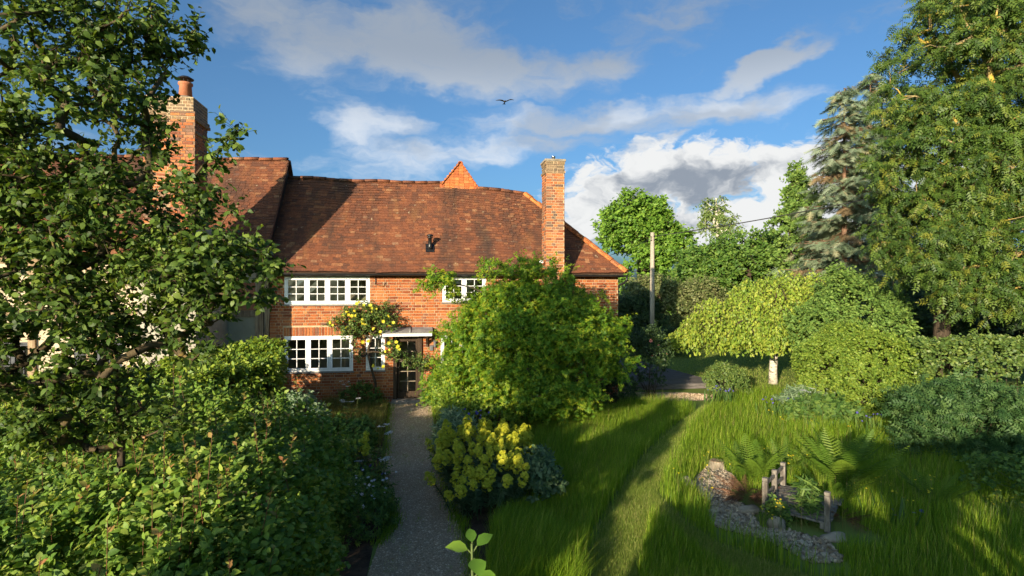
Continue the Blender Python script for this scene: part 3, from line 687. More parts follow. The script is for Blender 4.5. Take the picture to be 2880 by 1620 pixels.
m = MB().box(cx0 + .02, cx1 - .02, YF - .41, YF - .002, 1.985, 2.02); m.build('soffit', 'dark_oak', can)
for x in (cx0 + .10, cx1 - .14): MB().beam((x, YF - .01, 1.70), (x, YF - .36, 1.975), .06, .06).box(x - .03, x + .03, YF - .06, YF - .003, 1.62, 1.98).build('bracket', 'dark_oak', can)
# gutter, pipe, bracket, vent, small fittings
def pipe(name, pts, r, mat, parent, n=10): return MB().tube(pts, r, n).build(name, mat, parent, True)
m = MB(); n = 8
for a, b in zip(range(n), range(1, n + 1)):
    t0, t1 = math.pi + math.pi * a / n, math.pi + math.pi * b / n; gy, gz, r = EY - .045, EZ - .035, .055
    m.quad((XL - .05, gy + r * math.cos(t0), gz + r * math.sin(t0)), (6.15, gy + r * math.cos(t0), gz - .02 + r * math.sin(t0)), (6.15, gy + r * math.cos(t1), gz - .02 + r * math.sin(t1)), (XL - .05, gy + r * math.cos(t1), gz + r * math.sin(t1)))
m.build('gutter', 'black_plastic', house, True)
MB().box(XL, XR + .1, EY + .05, EY + .075, EZ - .12, EZ + .01).build('fascia_board', 'dark_oak', house)
pipe('downpipe', [(6.12, EY - .04, 3.70), (6.12, EY - .04, 3.58), (6.02, EY + .12, 3.46), (6.02, YF + .30, 3.40), (6.02, YF + .30, .1)], .034, 'black_plastic', house)
pipe('wall_bracket', [(-1.42, YF - .02, 3.78), (-1.42, YF - .02, 3.45), (-1.40, YF - .30, 3.47), (-1.38, YF - .34, 3.60)], .013, 'black_iron', house, 6)
vp, vup, vn = S_main(.15, .235)
m = MB(); c0 = vp + vn * .04
m.lathe((c0[0], c0[1] - .02, c0[2]), [(.075, -.02), (.06, .06), (.055, .30), (.085, .305), (.085, .335), (.055, .34), (.055, .355), (.10, .36), (.10, .395), (.06, .42)], 14)
m.quad(*(vp + np.array(q) @ np.array(((1, 0, 0), vup, vn)) for q in ((-.13, -.17, .055), (.13, -.17, .055), (.13, .19, .04), (-.13, .19, .04))))
m.build('roof_vent', 'black_plastic', house, True)
MB().box(.14, .24, YF - .045, YF - .003, 1.50, 1.66).build('key_safe', 'grey_plastic', house, bevel=.012)
m = MB().box(.24, .34, YF - .05, YF - .003, 1.76, 1.80).lathe((.29, YF - .07, 1.60), [(.03, 0), (.045, .03), (.04, .15), (.05, .17)], 10); m.build('porch_lamp', 'grey_plastic', house)
# the stack on the right
def stack(name, x0, x1, y0, y1, z0, z1, parent, faces, seed, bands, course=.0785, long=.225, short=.108, cap_h=.28, zmin=None, n_obj=300):
    rg = np.random.default_rng(seed)
    m = MB().box(x0 + .008, x1 - .008, y0 + .008, y1 - .008, z0, z1 - .004)
    for za, zb, o in bands: m.box(x0 - o, x1 + o, y0 - o, y1 + o, za, zb - .003)
    core = m.build(name, 'mortar', parent)
    P_, M_ = [], []; W_ = []
    def put(za, zb, o, weathered):
        for f in faces:
            spec = {'front': (x0 - o, x1 + o, (0, y0 + .007 - o, 0), (1, 0, 0), (0, -1, 0)), 'right': (y0 - o, y1 + o, (x1 - .007 + o, 0, 0), (0, 1, 0), (1, 0, 0)), 'left': (y0 - o, y1 + o, (x0 + .007 - o, 0, 0), (0, 1, 0), (-1, 0, 0)), 'back': (x0 - o, x1 + o, (0, y1 - .007 + o, 0), (1, 0, 0), (0, 1, 0))}[f]
            r = flemish(spec[0] + .002, spec[1] - .002, za + .004, zb, course, long=long, short=short, rng=rg)
            a, b = brick_mats(r, spec[2], spec[3], spec[4], .011, rg); P_.append(a); M_.append(b); W_.append(np.full(len(a), weathered))
    cuts = sorted({z0, z1, *[b[0] for b in bands], *[b[1] for b in bands]})
    for za, zb in zip(cuts[:-1], cuts[1:]):
        o = max([b[2] for b in bands if b[0] <= (za + zb) / 2 <= b[1]], default=0.0)
        put(za, zb, o, any(b[0] <= (za + zb) / 2 <= b[1] for b in bands) or za > z1 - cap_h)
    P_, M_, W_ = np.concatenate(P_), np.concatenate(M_), np.concatenate(W_).astype(bool)
    hid = -P_[:, 2]
    pieces('brick', BOX5, P_[~W_], M_[~W_], 'stack_brick', core, rg, n_obj, hid[~W_], 'brickwork')
    pieces('brick', BOX5, P_[W_], M_[W_], 'weathered_brick', core, rg, 120, hid[W_], 'brickwork')
    return core
ch = stack('chimney', 3.50, 4.05, 16.28, 16.90, 2.0, 7.06, house, ('front', 'left', 'right'), 5, [(6.72, 6.79, .022), (6.98, 7.06, .012)], n_obj=260)
MB().box(3.46, 4.09, 16.24, 16.94, 7.06, 7.13).build('cap', 'boulder', ch, bevel=.015)
MB().lathe((3.79, 16.6, 7.12), [(.055, 0), (.055, .13), (.062, .14), (.062, .155), (.05, .16)], 14).build('flue', 'steel', ch, True)
m = MB().box(3.30, 3.42, 16.30, 16.42, 4.08, 4.16).beam((3.36, 16.36, 4.0), (3.50, 16.45, 3.95), .03, .03); m.build('security_lamp', 'white_paint', house, bevel=.01)

# ------------------------------------------------------------------ the timber-framed house on the left
left = thing('timber_framed_house', 'old timber framed house with cream walls and tiled roof, left of the brick cottage', 'house', (-8, 17, 0))
LX0, LX1 = -14.0, -4.38
lop = [(-6.0, -4.98, .55, 1.80), (-9.4, -8.2, .9, 1.9), (-11.5, -10.3, .9, 1.9)]
m = MB(); wall_grid(m, LX0, LX1 - .02, 0, 4.35, 17.03, 17.2, lop)
m.box(LX0, LX0 + .2, 17.2, 21.8, 0, 4.35).box(LX0, LX1, 21.8, 22.0, 0, 4.35)
lwall = m.build('wall', 'cream_render', left)
MB().quad((LX1 - .02, 17.0, 0), (LX1 - .02, 22, 0), (LX1 - .02, 22, 4.0), (LX1 - .02, 19.3, 7.40), (LX1 - .02, 17.0, 4.6)).build('gable_wall', 'dark_oak', left)
MB().box(-6.1, -4.75, 17.01, 17.028, 1.82, 2.55).build('panel', 'olive_render', left)
MB().box(-6.1, -4.75, 17.0, 17.026, 2.72, 3.5).build('brick_panel', 'terracotta', left)
rg = np.random.default_rng(3)
def timber(p, q, w, h, mat='pale_oak', up=(0, -1, 0)):
    n = 8; p, q = np.array(p, float), np.array(q, float); pts = [p + (q - p) * k / n + rg.normal(size=3) * (.012, .003, .008) * (0 < k < n) for k in range(n + 1)]
    mb = MB()
    for k in range(n): mb.beam(pts[k] - (q - p) / n * .02, pts[k + 1] + (q - p) / n * .02, w * (1 + .12 * rg.normal()), h + .004 * rg.normal(), up)
    return mb.build('timber', mat, left)
timber((-4.62, 17.0, 0), (-4.62, 17.0, 4.2), .20, .14); timber((-4.42, 17.0, 0), (-4.42, 17.0, 4.0), .11, .10)
for x in (-6.2, -7.6, -9.0, -10.4, -11.8, -13.2): timber((x, 17.01, 0), (x, 17.01, 4.2), .17, .10)
for z in (.5, 2.62, 4.1): timber((LX0, 17.015, z), (-4.75, 17.015, z), .17, .09)
casement('window', *lop[0], 2, left, 2, 3, 'slate_frame', 17.03); casement('window', *lop[1], 2, left, 2, 3, 'slate_frame', 17.03); casement('window', *lop[2], 2, left, 2, 3, 'slate_frame', 17.03)
LE = lambda u: np.array((u, 16.62, 7.46 - 1.2 * 2.68 + .01 * math.sin(u)))
LR = lambda u: np.array((u, 19.3, np.interp(u, [-14, -6.8, -4.4], [7.38, 7.42, 7.50])))
S_left = roof_surface(LE, LR, .03, 2.2)
m = MB(); sheet(m, S_left, lambda v: LX0, lambda v: LX1 - .03)
m.quad(LR(LX0), LR(LX1 - .03), (LX1 - .03, 22.2, 4.1), (LX0, 22.2, 4.1))
lroof = m.build('roof', 'roof_backing', left)
pos, M, uv = tile_slope(S_left, lambda v: LX0, lambda v: LX1 + .02, .118, .172, rng)
pieces('roof_tile', TILE, pos, M, 'tile', lroof, rng, 300, np.abs(uv[:, 0] + 5.2) * .35 + np.abs(uv[:, 1] - .75), 'tiling')
ridge_run([LR(x) + (0, 0, -.03) for x in np.linspace(-14, LX1, 12)], .12, 'tile', lroof, .42)
m = MB()
for k in range(28):
    v = k / 28; p, up, n = S_left(LX1, v); m.beam(p + n * .005 - up * .02, p + up * .15 - n * .008, .09, .03, n)
m.build('verge', 'tile', lroof)
m = MB().beam((LX1 + .03, 19.3, 7.47), (LX1 + .03, 21.5, 4.9), .10, .05, (0, .77, .64)); m.build('verge', 'tile', lroof)
lc = stack('chimney', -6.67, -5.55, 14.8, 15.72, 4.6, 7.98, left, ('front', 'right', 'left'), 8, [(7.42, 7.50, .05), (7.50, 7.58, .035), (7.58, 7.98, .0), (7.12, 7.19, .03)], .076, .225, .108, .5)
MB().box(-6.05, -5.50, 14.765, 14.80, 4.6, 7.62).build('pilaster', 'dark_mortar', lc)
pos, M = brick_mats(flemish(-6.05, -5.50, 4.62, 7.60, .076, long=.225, short=.108, rng=rng), (0, 14.767, 0), (1, 0, 0), (0, -1, 0), .011, rng)
pieces('brick', BOX5, pos, M, 'stack_brick', lc, rng, 130, -pos[:, 2], 'brickwork')
MB().lathe((-5.86, 15.15, 7.98), [(.26, 0), (.23, .05), (.17, .09)], 18).build('flaunching', 'boulder', lc, True)
MB().lathe((-5.86, 15.15, 8.05), [(.155, 0), (.135, .30), (.165, .32), (.165, .37), (.14, .38)], 18).build('chimney_pot', 'terracotta', lc, True)
m = MB().lathe((-5.86, 15.15, 8.51), [(.18, 0), (.19, .015), (.10, .07), (.02, .09)], 18)
for k in range(8): a = k * math.pi / 4; m.tube([(-5.86 + .12 * math.cos(a), 15.15 + .12 * math.sin(a), 8.42), (-5.86 + .12 * math.cos(a), 15.15 + .12 * math.sin(a), 8.52)], .010, 5)
m.build('cowl', 'black_iron', lc)
m = MB().box(-6.75, -5.46, 14.7, 17.0, 0, 4.3)
m.quad((-6.75, 14.7, 4.3), (-5.46, 14.7, 4.3), (-5.55, 14.8, 4.75), (-6.67, 14.8, 4.75)).quad((-5.46, 14.7, 4.3), (-5.46, 17, 4.3), (-5.5, 16.9, 5.0), (-5.55, 14.8, 4.75)).quad((-6.75, 17, 4.3), (-6.75, 14.7, 4.3), (-6.67, 14.8, 4.75), (-6.7, 16.9, 5.0)).quad((-6.67, 14.8, 4.75), (-5.55, 14.8, 4.75), (-5.5, 16.9, 5.0), (-6.7, 16.9, 5.0))
m.build('stack_base', 'pale_stone', left)

# ------------------------------------------------------------------ ground, paths, beds
def structure(name, pts, z, mat):
    o = MB().quad(*[(x, y, z) for x, y in pts]).build(name, mat); o['kind'] = 'structure'; return o
def inside(P, poly):
    x, y = P[:, 0], P[:, 1]; r = np.zeros(len(P), bool); q = poly[-1]
    for p in poly:
        c = ((p[1] > y) != (q[1] > y)) & (x < (q[0] - p[0]) * (y - p[1]) / (q[1] - p[1] + 1e-12) + p[0]); r ^= c; q = p
    return r
def in_poly(poly, n, rng):
    a = np.array(poly); lo, hi = a.min(0), a.max(0); out = np.zeros((0, 2))
    while len(out) < n:
        p = lo + (hi - lo) * rng.random((2 * n, 2)); out = np.concatenate((out, p[inside(p, poly)]))
    return out[:n]
structure('ground', [(-400, -400), (400, -400), (400, 400), (-400, 400)], 0.0, 'ground_turf')
PATH = [(-.62, -1.0), (-.62, 2), (-.66, 6.8), (-.60, 7.6), (-.42, 8.3), (-.62, 9.2), (-.78, 10.3), (-.80, 12.5), (-.92, 15), (-1.0, 16.98), (.22, 16.98), (.20, 15), (.24, 12.5), (.26, 10.2), (.42, 8.6), (.55, 7.4), (.56, 6.4), (.6, 2), (.6, -1.0)]
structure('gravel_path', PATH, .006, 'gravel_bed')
BED_L = [(-3.9, 9.2), (-.84, 9.2), (-.86, 12.5), (-.98, 15), (-1.06, 16.97), (-4.3, 16.97), (-4.3, 12)]
BED_L2 = [(-1.3, 5.0), (-.68, 5.0), (-.66, 7.6), (-.48, 8.3), (-.68, 9.19), (-1.6, 9.19)]
BED_R = [(.28, 10.2), (.44, 8.6), (.58, 7.4), (.62, 6.0), (1.5, 6.0), (1.75, 8.0), (1.75, 10.5), (1.2, 13.2), (5.6, 15.4), (5.9, 16.97), (.26, 16.97), (.24, 13)]
for b in (BED_L, BED_L2, BED_R): structure('flower_bed', b, .003, 'soil')
STREAM = [(5.32, 10.05), (5.45, 9.45), (5.15, 8.95), (4.8, 8.5), (4.85, 8.1), (4.75, 7.7), (4.62, 7.30), (4.95, 7.12), (5.25, 6.8), (5.05, 6.25), (4.63, 6.28), (4.55, 6.68), (4.40, 7.05), (4.15, 7.26), (3.98, 7.5), (4.07, 7.85), (4.36, 8.12), (4.40, 8.6), (4.42, 8.95), (4.70, 9.4)]
structure('stream_bed', STREAM, .004, 'soil')
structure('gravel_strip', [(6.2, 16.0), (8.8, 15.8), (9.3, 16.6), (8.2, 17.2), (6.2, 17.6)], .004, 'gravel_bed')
structure('yard', [(-16, 11.5), (-5.0, 11.5), (-4.4, 16.9), (-16, 16.9)], .004, 'tarmac')

rv = np.random.default_rng(21)
def rot_z(a):
    c, s = np.cos(a), np.sin(a); o = np.zeros_like(c); i = np.ones_like(c)
    return np.stack((np.stack((c, -s, o), -1), np.stack((s, c, o), -1), np.stack((o, o, i), -1)), -2)
def rand_rot(n, rng):
    a = unit(rng.normal(size=(n, 3))); b = rng.normal(size=(n, 3)); return frames(a, b)
def stones(name, label, poly, n, r0, r1, mat, rng, z=.0, flat=.6, cat=None):
    p = in_poly(poly, n, rng); s = r0 + (r1 - r0) * rng.random(n) ** 2
    M = rand_rot(n, rng) * (s[:, None, None] * (np.array((1, .8, flat)) * (1 + .2 * rng.normal(size=(n, 3))))[:, None, :])
    if name == 'gravel': M = rot_z(rng.random(n) * 6.283) @ (np.eye(3)[None] * (s[:, None] * (np.array((1.1, .85, .7)) * (1 + .2 * rng.normal(size=(n, 3)))))[:, None, :])
    V, F, t = joined(*(PEB if name == 'gravel' else ICO), np.column_stack((p, z + s * (.05 if name == 'gravel' else .35))), M, rng.random(n))
    o = obj(name, mesh_np(name, V, F, t, name != 'gravel', name == 'gravel'), mat); tag(o, label, cat, None, 'stuff'); return o
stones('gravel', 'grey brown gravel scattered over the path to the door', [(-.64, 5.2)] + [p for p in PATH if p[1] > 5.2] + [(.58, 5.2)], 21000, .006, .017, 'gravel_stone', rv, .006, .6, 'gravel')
stones('pebbles', 'pale grey pebbles filling the dry stream bed', STREAM, 4200, .018, .050, 'bed_stone', rv, .006, .65, 'pebbles')
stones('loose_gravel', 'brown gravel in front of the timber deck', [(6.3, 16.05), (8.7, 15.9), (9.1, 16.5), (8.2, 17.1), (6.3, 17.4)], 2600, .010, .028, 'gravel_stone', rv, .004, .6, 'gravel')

# ------------------------------------------------------------------ grass
def blades(name, label, pts, h0, h1, w, lean, mat, rng, seg=2, wind=(.35, .25), tufts=None):
    n = len(pts); h = h0 + (h1 - h0) * rng.random(n)
    h *= .75 + .5 * (np.sin(pts[:, 0] * 2.1 + 1.3 * np.sin(pts[:, 1] * 1.7)) * .5 + .5)
    a = rng.random(n) * 2 * math.pi; d = np.stack((np.cos(a), np.sin(a), 0 * a), -1); side = np.stack((-np.sin(a), np.cos(a), 0 * a), -1)
    bend = (lean * (.3 + rng.random(n)))[:, None] * (d + np.array((wind[0], wind[1], 0)))
    V = []; wv = w * (.7 + .6 * rng.random(n))[:, None]; base = np.column_stack((pts, np.zeros(n)))
    for k in range(seg + 1):
        t = k / seg; c = base + np.array((0, 0, 1.)) * (h * t * (1 - .12 * t))[:, None] + bend * h[:, None] * t * t
        if k < seg: V += [c - side * wv * (1 - t * .5) / 2, c + side * wv * (1 - t * .5) / 2]
        else: V.append(c)
    m = 2 * seg + 1; V = np.stack(V, 1).reshape(-1, 3); b = (np.arange(n) * m)[:, None]; tri = []
    for k in range(seg - 1): tri += [b + np.array((2 * k, 2 * k + 1, 2 * k + 3)), b + np.array((2 * k, 2 * k + 3, 2 * k + 2))]
    tri.append(b + np.array((2 * seg - 2, 2 * seg - 1, 2 * seg)))
    F = np.concatenate(tri); tint = np.repeat(rng.random(n), m)
    o = obj(name, mesh_np(name, V, F, tint), mat); tag(o, label, 'grass', None, 'stuff'); return o
LAWN_L = [(1.91, 6.4), (2.28, 7.38), (2.8, 8.26), (3.43, 9.34), (4.27, 10.66), (5.56, 12.45), (7.29, 14.45)]
LAWN_R = [(7.30, 14.22), (6.21, 12.86), (5.21, 11.28), (4.62, 10.28), (4.15, 9.59), (3.7, 8.79), (3.63, 8.29), (3.59, 7.51), (3.75, 6.88), (4.15, 6.23)]
MOWN = [(1.6, 4.6)] + LAWN_L + [(7.9, 15.2), (8.3, 15.0)] + LAWN_R + [(5.3, 4.6)]
PENIN = [(2.45, 4.6), (2.45, 6.33), (3.18, 7.75), (3.30, 7.25), (3.40, 6.34), (3.5, 4.6)]
MEADOW_L = [(1.5, 5.0), (1.75, 6.4)] + [(x - .10, y + .06) for x, y in LAWN_L[1:]] + [(6.9, 15.3), (5.8, 15.6), (4.2, 14.6), (2.2, 13.6), (1.5, 12), (1.6, 9)]
MEADOW_R = [(5.2, 4.4), (4.4, 6.0)] + [(x + .10, y - .05) for x, y in LAWN_R[::-1][1:]] + [(8.4, 15.4), (11.0, 17.2), (12.6, 16.4), (12.2, 12.0), (11.5, 9.0), (9.5, 4.4)]
def thin(p, rng, near=7.0):
    p = p + rng.normal(size=p.shape) * .05
    d = np.hypot(p[:, 0], p[:, 1]); return p[rng.random(len(p)) < np.clip((near / d) ** 1.3, .2, 1)]
p = thin(in_poly(MEADOW_L, 80000, rv), rv, 9); p = p[~inside(p, STREAM)]
blades('meadow_grass', 'long lush green grass left of the mown strip', p, .16, .40, .0085, .30, 'meadow_blade', rv, 2)
p = thin(in_poly(MEADOW_R, 125000, rv), rv, 9); p = p[~inside(p, STREAM) & ~inside(p + (.12, .38), STREAM) & ~inside(p + (.05, .2), STREAM)]
p = p[~((p[:, 0] > 4.70) & (p[:, 0] < 6.0) & (p[:, 1] > 6.55) & (p[:, 1] < 8.6))]
blades('meadow_grass', 'long sunlit grass right of the mown strip around the stream bed', p, .15, .38, .0085, .34, 'meadow_blade', rv, 2)
blades('meadow_grass', 'wedge of long grass between the two mown strips', in_poly(PENIN, 9000, rv), .18, .36, .0085, .30, 'meadow_blade', rv, 2)
p = thin(in_poly(MOWN, 170000, rv), rv, 8); p = p[~inside(p, PENIN)]
blades('mown_grass', 'short mown grass strip winding through the meadow', p, .035, .075, .008, .35, 'lawn_blade', rv, 1)
p = np.concatenate((in_poly(MEADOW_R, 2600, rv), in_poly(MEADOW_L, 1500, rv), in_poly(PENIN, 150, rv))); p = p[~inside(p, STREAM) & ~inside(p + (.1, .4), STREAM)]
blades('seed_stalks', 'thin pale seeding stalks standing above the meadow grass', p, .34, .60, .005, .18, 'dry_blade', rv, 2)
FAR = [(6.5, 17.6), (9.0, 18.6), (11, 17.4), (15, 17.0), (26, 24), (24, 34), (12, 36), (8, 26)]
blades('lawn_grass', 'short grass of the far lawn behind the deck', thin(in_poly(FAR, 110000, rv), rv, 16), .04, .08, .014, .35, 'lawn_blade', rv, 1)
p = in_poly([(-2.6, 12.6), (-.92, 12.2), (-1.06, 16.6), (-2.8, 16.7), (-3.0, 14)], 13000, rv)
blades('rough_grass', 'dry brownish grass below the brick wall left of the door', p, .15, .42, .008, .35, 'dry_blade', rv, 2)
p = in_poly([(.62, 6.0), (1.7, 6.0), (1.75, 8.6), (1.3, 8.4), (.9, 7.7)], 12000, rv)
blades('rough_grass', 'coarse grass tussocks at the foot of the yellow spurge', p, .15, .42, .008, .45, 'meadow_blade', rv, 2)
edge = np.array(PATH[3:11] + PATH[12:17]); ii = rv.integers(0, len(edge) - 1, 5200); tt = rv.random(5200)[:, None]
pe = edge[ii] + (edge[ii + 1] - edge[ii]) * tt + rv.normal(size=(5200, 2)) * .07; pe = pe[(np.abs(pe[:, 1] - 16.9) > .3) & ((pe[:, 0] < -.25) | (pe[:, 0] > .0))]
blades('path_weeds', 'weeds and grass creeping along the gravel path edges', pe, .03, .16, .008, .5, 'meadow_blade', rv, 2)

cl = in_poly([(-.45, 6.2), (-.5, 10), (-.8, 16.5), (.05, 16.5), (.1, 10), (.35, 6.2)], 40, rv); pe = np.repeat(cl, 46, 0) + rv.normal(size=(40 * 46, 2)) * (.05, .10)
blades('path_weeds', 'low moss and weed tufts growing in the middle of the gravel', pe, .008, .045, .008, .8, 'lawn_blade', rv, 1)

# ------------------------------------------------------------------ plants
def frustums(P0, P1, R0, R1, n=5):
    d = unit(P1 - P0); ref = np.where(np.abs(d[:, 2:3]) > .85, np.array((1., .1, 0)), np.array((.1, .05, 1.))); x = unit(np.cross(d, ref)); y = np.cross(d, x)
    a = 2 * np.pi * np.arange(n) / n; ring = x[:, None] * np.cos(a)[None, :, None] + y[:, None] * np.sin(a)[None, :, None]
    V = np.concatenate((P0[:, None] + ring * R0[:, None, None], P1[:, None] + ring * R1[:, None, None]), 1).reshape(-1, 3)
    k = np.arange(n); q = np.stack((k, (k + 1) % n, (k + 1) % n + n, k + n), -1)
    return V, (q[None] + (np.arange(len(P0)) * 2 * n)[:, None, None]).reshape(-1, 4)
def skeleton(trunk, targets, rng, tip_r, trunk_r, lift=.25, seg=.35, from_k=1, expo=.5, wob=.07):
    """branches from a trunk polyline to every target; radius follows the number of twigs carried"""
    nodes = [np.array(p, float) for p in trunk]; par = [-1] + list(range(len(trunk) - 1)); nt = len(trunk)
    ax = nodes[nt - 1]; order = np.argsort(np.linalg.norm(targets - np.array(trunk).mean(0), axis=1)); tips = []
    for i in order:
        t = targets[i]; A = np.array(nodes); dv = t - A; dd = np.linalg.norm(dv, axis=1)
        cost = dd + .9 * np.maximum(0, A[:, 2] - t[2]); cost[:from_k] = 1e9
        j = int(np.argmin(cost)); d = dd[j]; k = max(1, int(math.ceil(d / seg))); last = j; a = A[j]
        for s in range(1, k + 1):
            f = s / k; p = a + (t - a) * f + np.array((0, 0, lift * d * f * (1 - f))) + (rng.normal(size=3) * wob * d * .5 * (f < 1))
            nodes.append(p); par.append(last); last = len(nodes) - 1
        tips.append(last)
    cnt = np.zeros(len(nodes)); cnt[tips] += 1
    for i in range(len(nodes) - 1, 0, -1): cnt[par[i]] += cnt[i]
    A = np.array(nodes); par = np.array(par); rad = tip_r * np.maximum(cnt, 1) ** expo
    rad = np.minimum(rad, trunk_r); rad[:nt] = np.maximum(rad[:nt], np.linspace(trunk_r, trunk_r * .45, nt))
    e = np.arange(1, len(A)); return A[par[e]], A[e], np.minimum(rad[par[e]], rad[e] * 1.7), rad[e], A[np.array(tips)]
def ellipsoids(spec, rng, shell=.0):
    """targets in a union of ellipsoids (cx,cy,cz, rx,ry,rz, n); shell pushes them outwards"""
    out, cen = [], []
    for cx, cy, cz, rx, ry, rz, n in spec:
        d = unit(rng.normal(size=(n, 3))); r = (shell + (1 - shell) * rng.random(n)) ** .4
        out.append(np.array((cx, cy, cz)) + d * r[:, None] * np.array((rx, ry, rz))); cen.append(np.repeat([(cx, cy, cz)], n, 0))
    return np.concatenate(out), np.concatenate(cen)
LIGHTWARD = unit(np.array((-.50, -.62, .62)))
def sprigs(tips, cen, rng, k, m, length, spread=.9, up=.3, droop=0.0, leaf_droop=.25, nup=1.0, nrand=.6):
    """twigs from every tip, leaves in two ranks along each twig -> leaf pos, axis, normal and the twig ends"""
    n = len(tips); out = unit(tips - cen + rng.normal(size=(n, 3)) * .15)
    d = unit(out[:, None] * (1 - spread * .4) + rng.normal(size=(n, k, 3)) * spread + np.array((0, 0, up)))
    L_ = length * (.5 + .8 * rng.random((n, k, 1))); s = (np.arange(m) + rng.random((n, k, m))) / m
    p = tips[:, None, None] + d[:, :, None] * (L_[..., None] * s[..., None]) + np.array((0, 0, -droop)) * (L_[..., None] * s[..., None] ** 2)
    sd = unit(np.cross(d, rng.normal(size=(n, k, 3)) * .5 + np.array((0, 0, 1.))))
    sign = np.where(np.arange(m) % 2, 1., -1.)[None, None, :, None]
    ax = d[:, :, None] * .55 + sd[:, :, None] * sign + rng.normal(size=(n, k, m, 3)) * .35 + np.array((0, 0, -leaf_droop - droop * .6))
    nr = LIGHTWARD * nup + out[:, None, None] * .45 + rng.normal(size=(n, k, m, 3)) * nrand
    ends = tips[:, None] + d * L_ + np.array((0, 0, -droop)) * L_
    return p.reshape(-1, 3), ax.reshape(-1, 3), nr.reshape(-1, 3), np.repeat(tips, k, 0), ends.reshape(-1, 3)
def leaf_part(parent, tmpl, p, ax, nr, size, mat, rng, indiv=0, var=.45, name='foliage', tint=None):
    s = size * (1 + var * (rng.random(len(p)) * 2 - 1)); M = frames(ax, nr) * s[:, None, None]
    t = rng.random(len(p)) if tint is None else tint
    if indiv:
        d = np.linalg.norm(p - CAM, axis=1); return pieces('leaf', tmpl, p, M, mat, parent, rng, indiv, d, name, False, t)
    V, F, tt = joined(*tmpl, p, M, t); o = obj(name, mesh_np(name, V, F, tt), mat, parent); o['kind'] = 'stuff'; return o
def wood_part(parent, sk, mat, name='trunk', n=6):
    V, F = frustums(sk[0], sk[1], sk[2], sk[3], n); return obj(name, mesh_np(name, V, F, None, True), mat, parent)
def twig_part(parent, a, b, r, mat, name='twig'):
    V, F = frustums(a, b, np.full(len(a), r), np.full(len(a), r * .5), 3); o = obj(name, mesh_np(name, V, F), mat, parent); o['kind'] = 'stuff'; return o
def tree(name, label, cat, base, trunk, trunk_r, spec, leaf, size, mat, bark, seed, k=4, m=8, length=.35, tip_r=.006, shell=.2, indiv=0, group=None, twig=0.0, lift=.25, n=5, seg=.4, from_k=1, extra=None, tint=None, wob=.07, limb_bark=None, **kw):
    rng = np.random.default_rng(seed); o = thing(name, label, cat, base, group)
    T, C = ellipsoids(spec, rng, shell); T[:, 2] = np.maximum(T[:, 2], .15)
    if extra is not None: T = np.concatenate((T, extra)); C = np.concatenate((C, extra - np.array((.3, 0, -.1))))
    sk = skeleton(trunk, T, rng, tip_r, trunk_r, lift, seg, from_k, wob=wob); nt = len(trunk) - 1
    wood_part(o, [q[:nt] for q in sk[:4]], bark, 'trunk', n + 4); wood_part(o, [q[nt:] for q in sk[:4]], limb_bark or bark, 'limb', n)
    p, ax, nr, a, b = sprigs(T, C, rng, k, m, length, **kw)
    if twig: twig_part(o, a, b, twig, bark)
    leaf_part(o, leaf, p, ax, nr, size, mat, rng, indiv, name='crown'); return o
def bush(name, label, cat, c, rad, n, leaf, size, mat, seed, stem='bark', k=3, m=6, length=.16, group=None, stems=8, lump=.16, indiv=0, zmin=.03, **kw):
    """leafy shrub: twigs all over a lumpy dome"""
    rng = np.random.default_rng(seed); base = (c[0], c[1], 0); o = thing(name, label, cat, base, group)
    d = unit(rng.normal(size=(n, 3)) + np.array((0, 0, .35))); q = seed * 1.7
    L_ = 1 + lump * (np.sin(d[:, 0] * 4 + q) * np.sin(d[:, 1] * 4.3 + q * 2) + np.sin(d[:, 2] * 5 + q + d[:, 0] * 6)) * .8
    T = np.array(c) + d * np.array(rad) * (L_ * (.70 + .30 * rng.random(n) ** .5))[:, None]; T = T[T[:, 2] > zmin]; C = np.repeat([c], len(T), 0)
    if stems:
        pick = T[rng.integers(0, len(T), stems * 3)]; b0 = np.array(base) + rng.normal(size=(stems * 3, 3)) * np.array((rad[0] * .15, rad[1] * .15, 0)); mid = b0 + (pick - b0) * .55 + rng.normal(size=b0.shape) * .05
        A, B = np.concatenate((b0, mid)), np.concatenate((mid, pick)); r = max(.005, .011 * max(rad)); V, F = frustums(A, B, np.repeat((r, r * .7), len(b0)), np.repeat((r * .7, r * .3), len(b0)), 5)
        obj('stem', mesh_np('stem', V, F, None, True), stem, o)['kind'] = 'stuff'
    p, ax, nr, a, b = sprigs(T, C, rng, k, m, length, **kw)
    leaf_part(o, leaf, p, ax, nr, size, mat, rng, indiv); return o

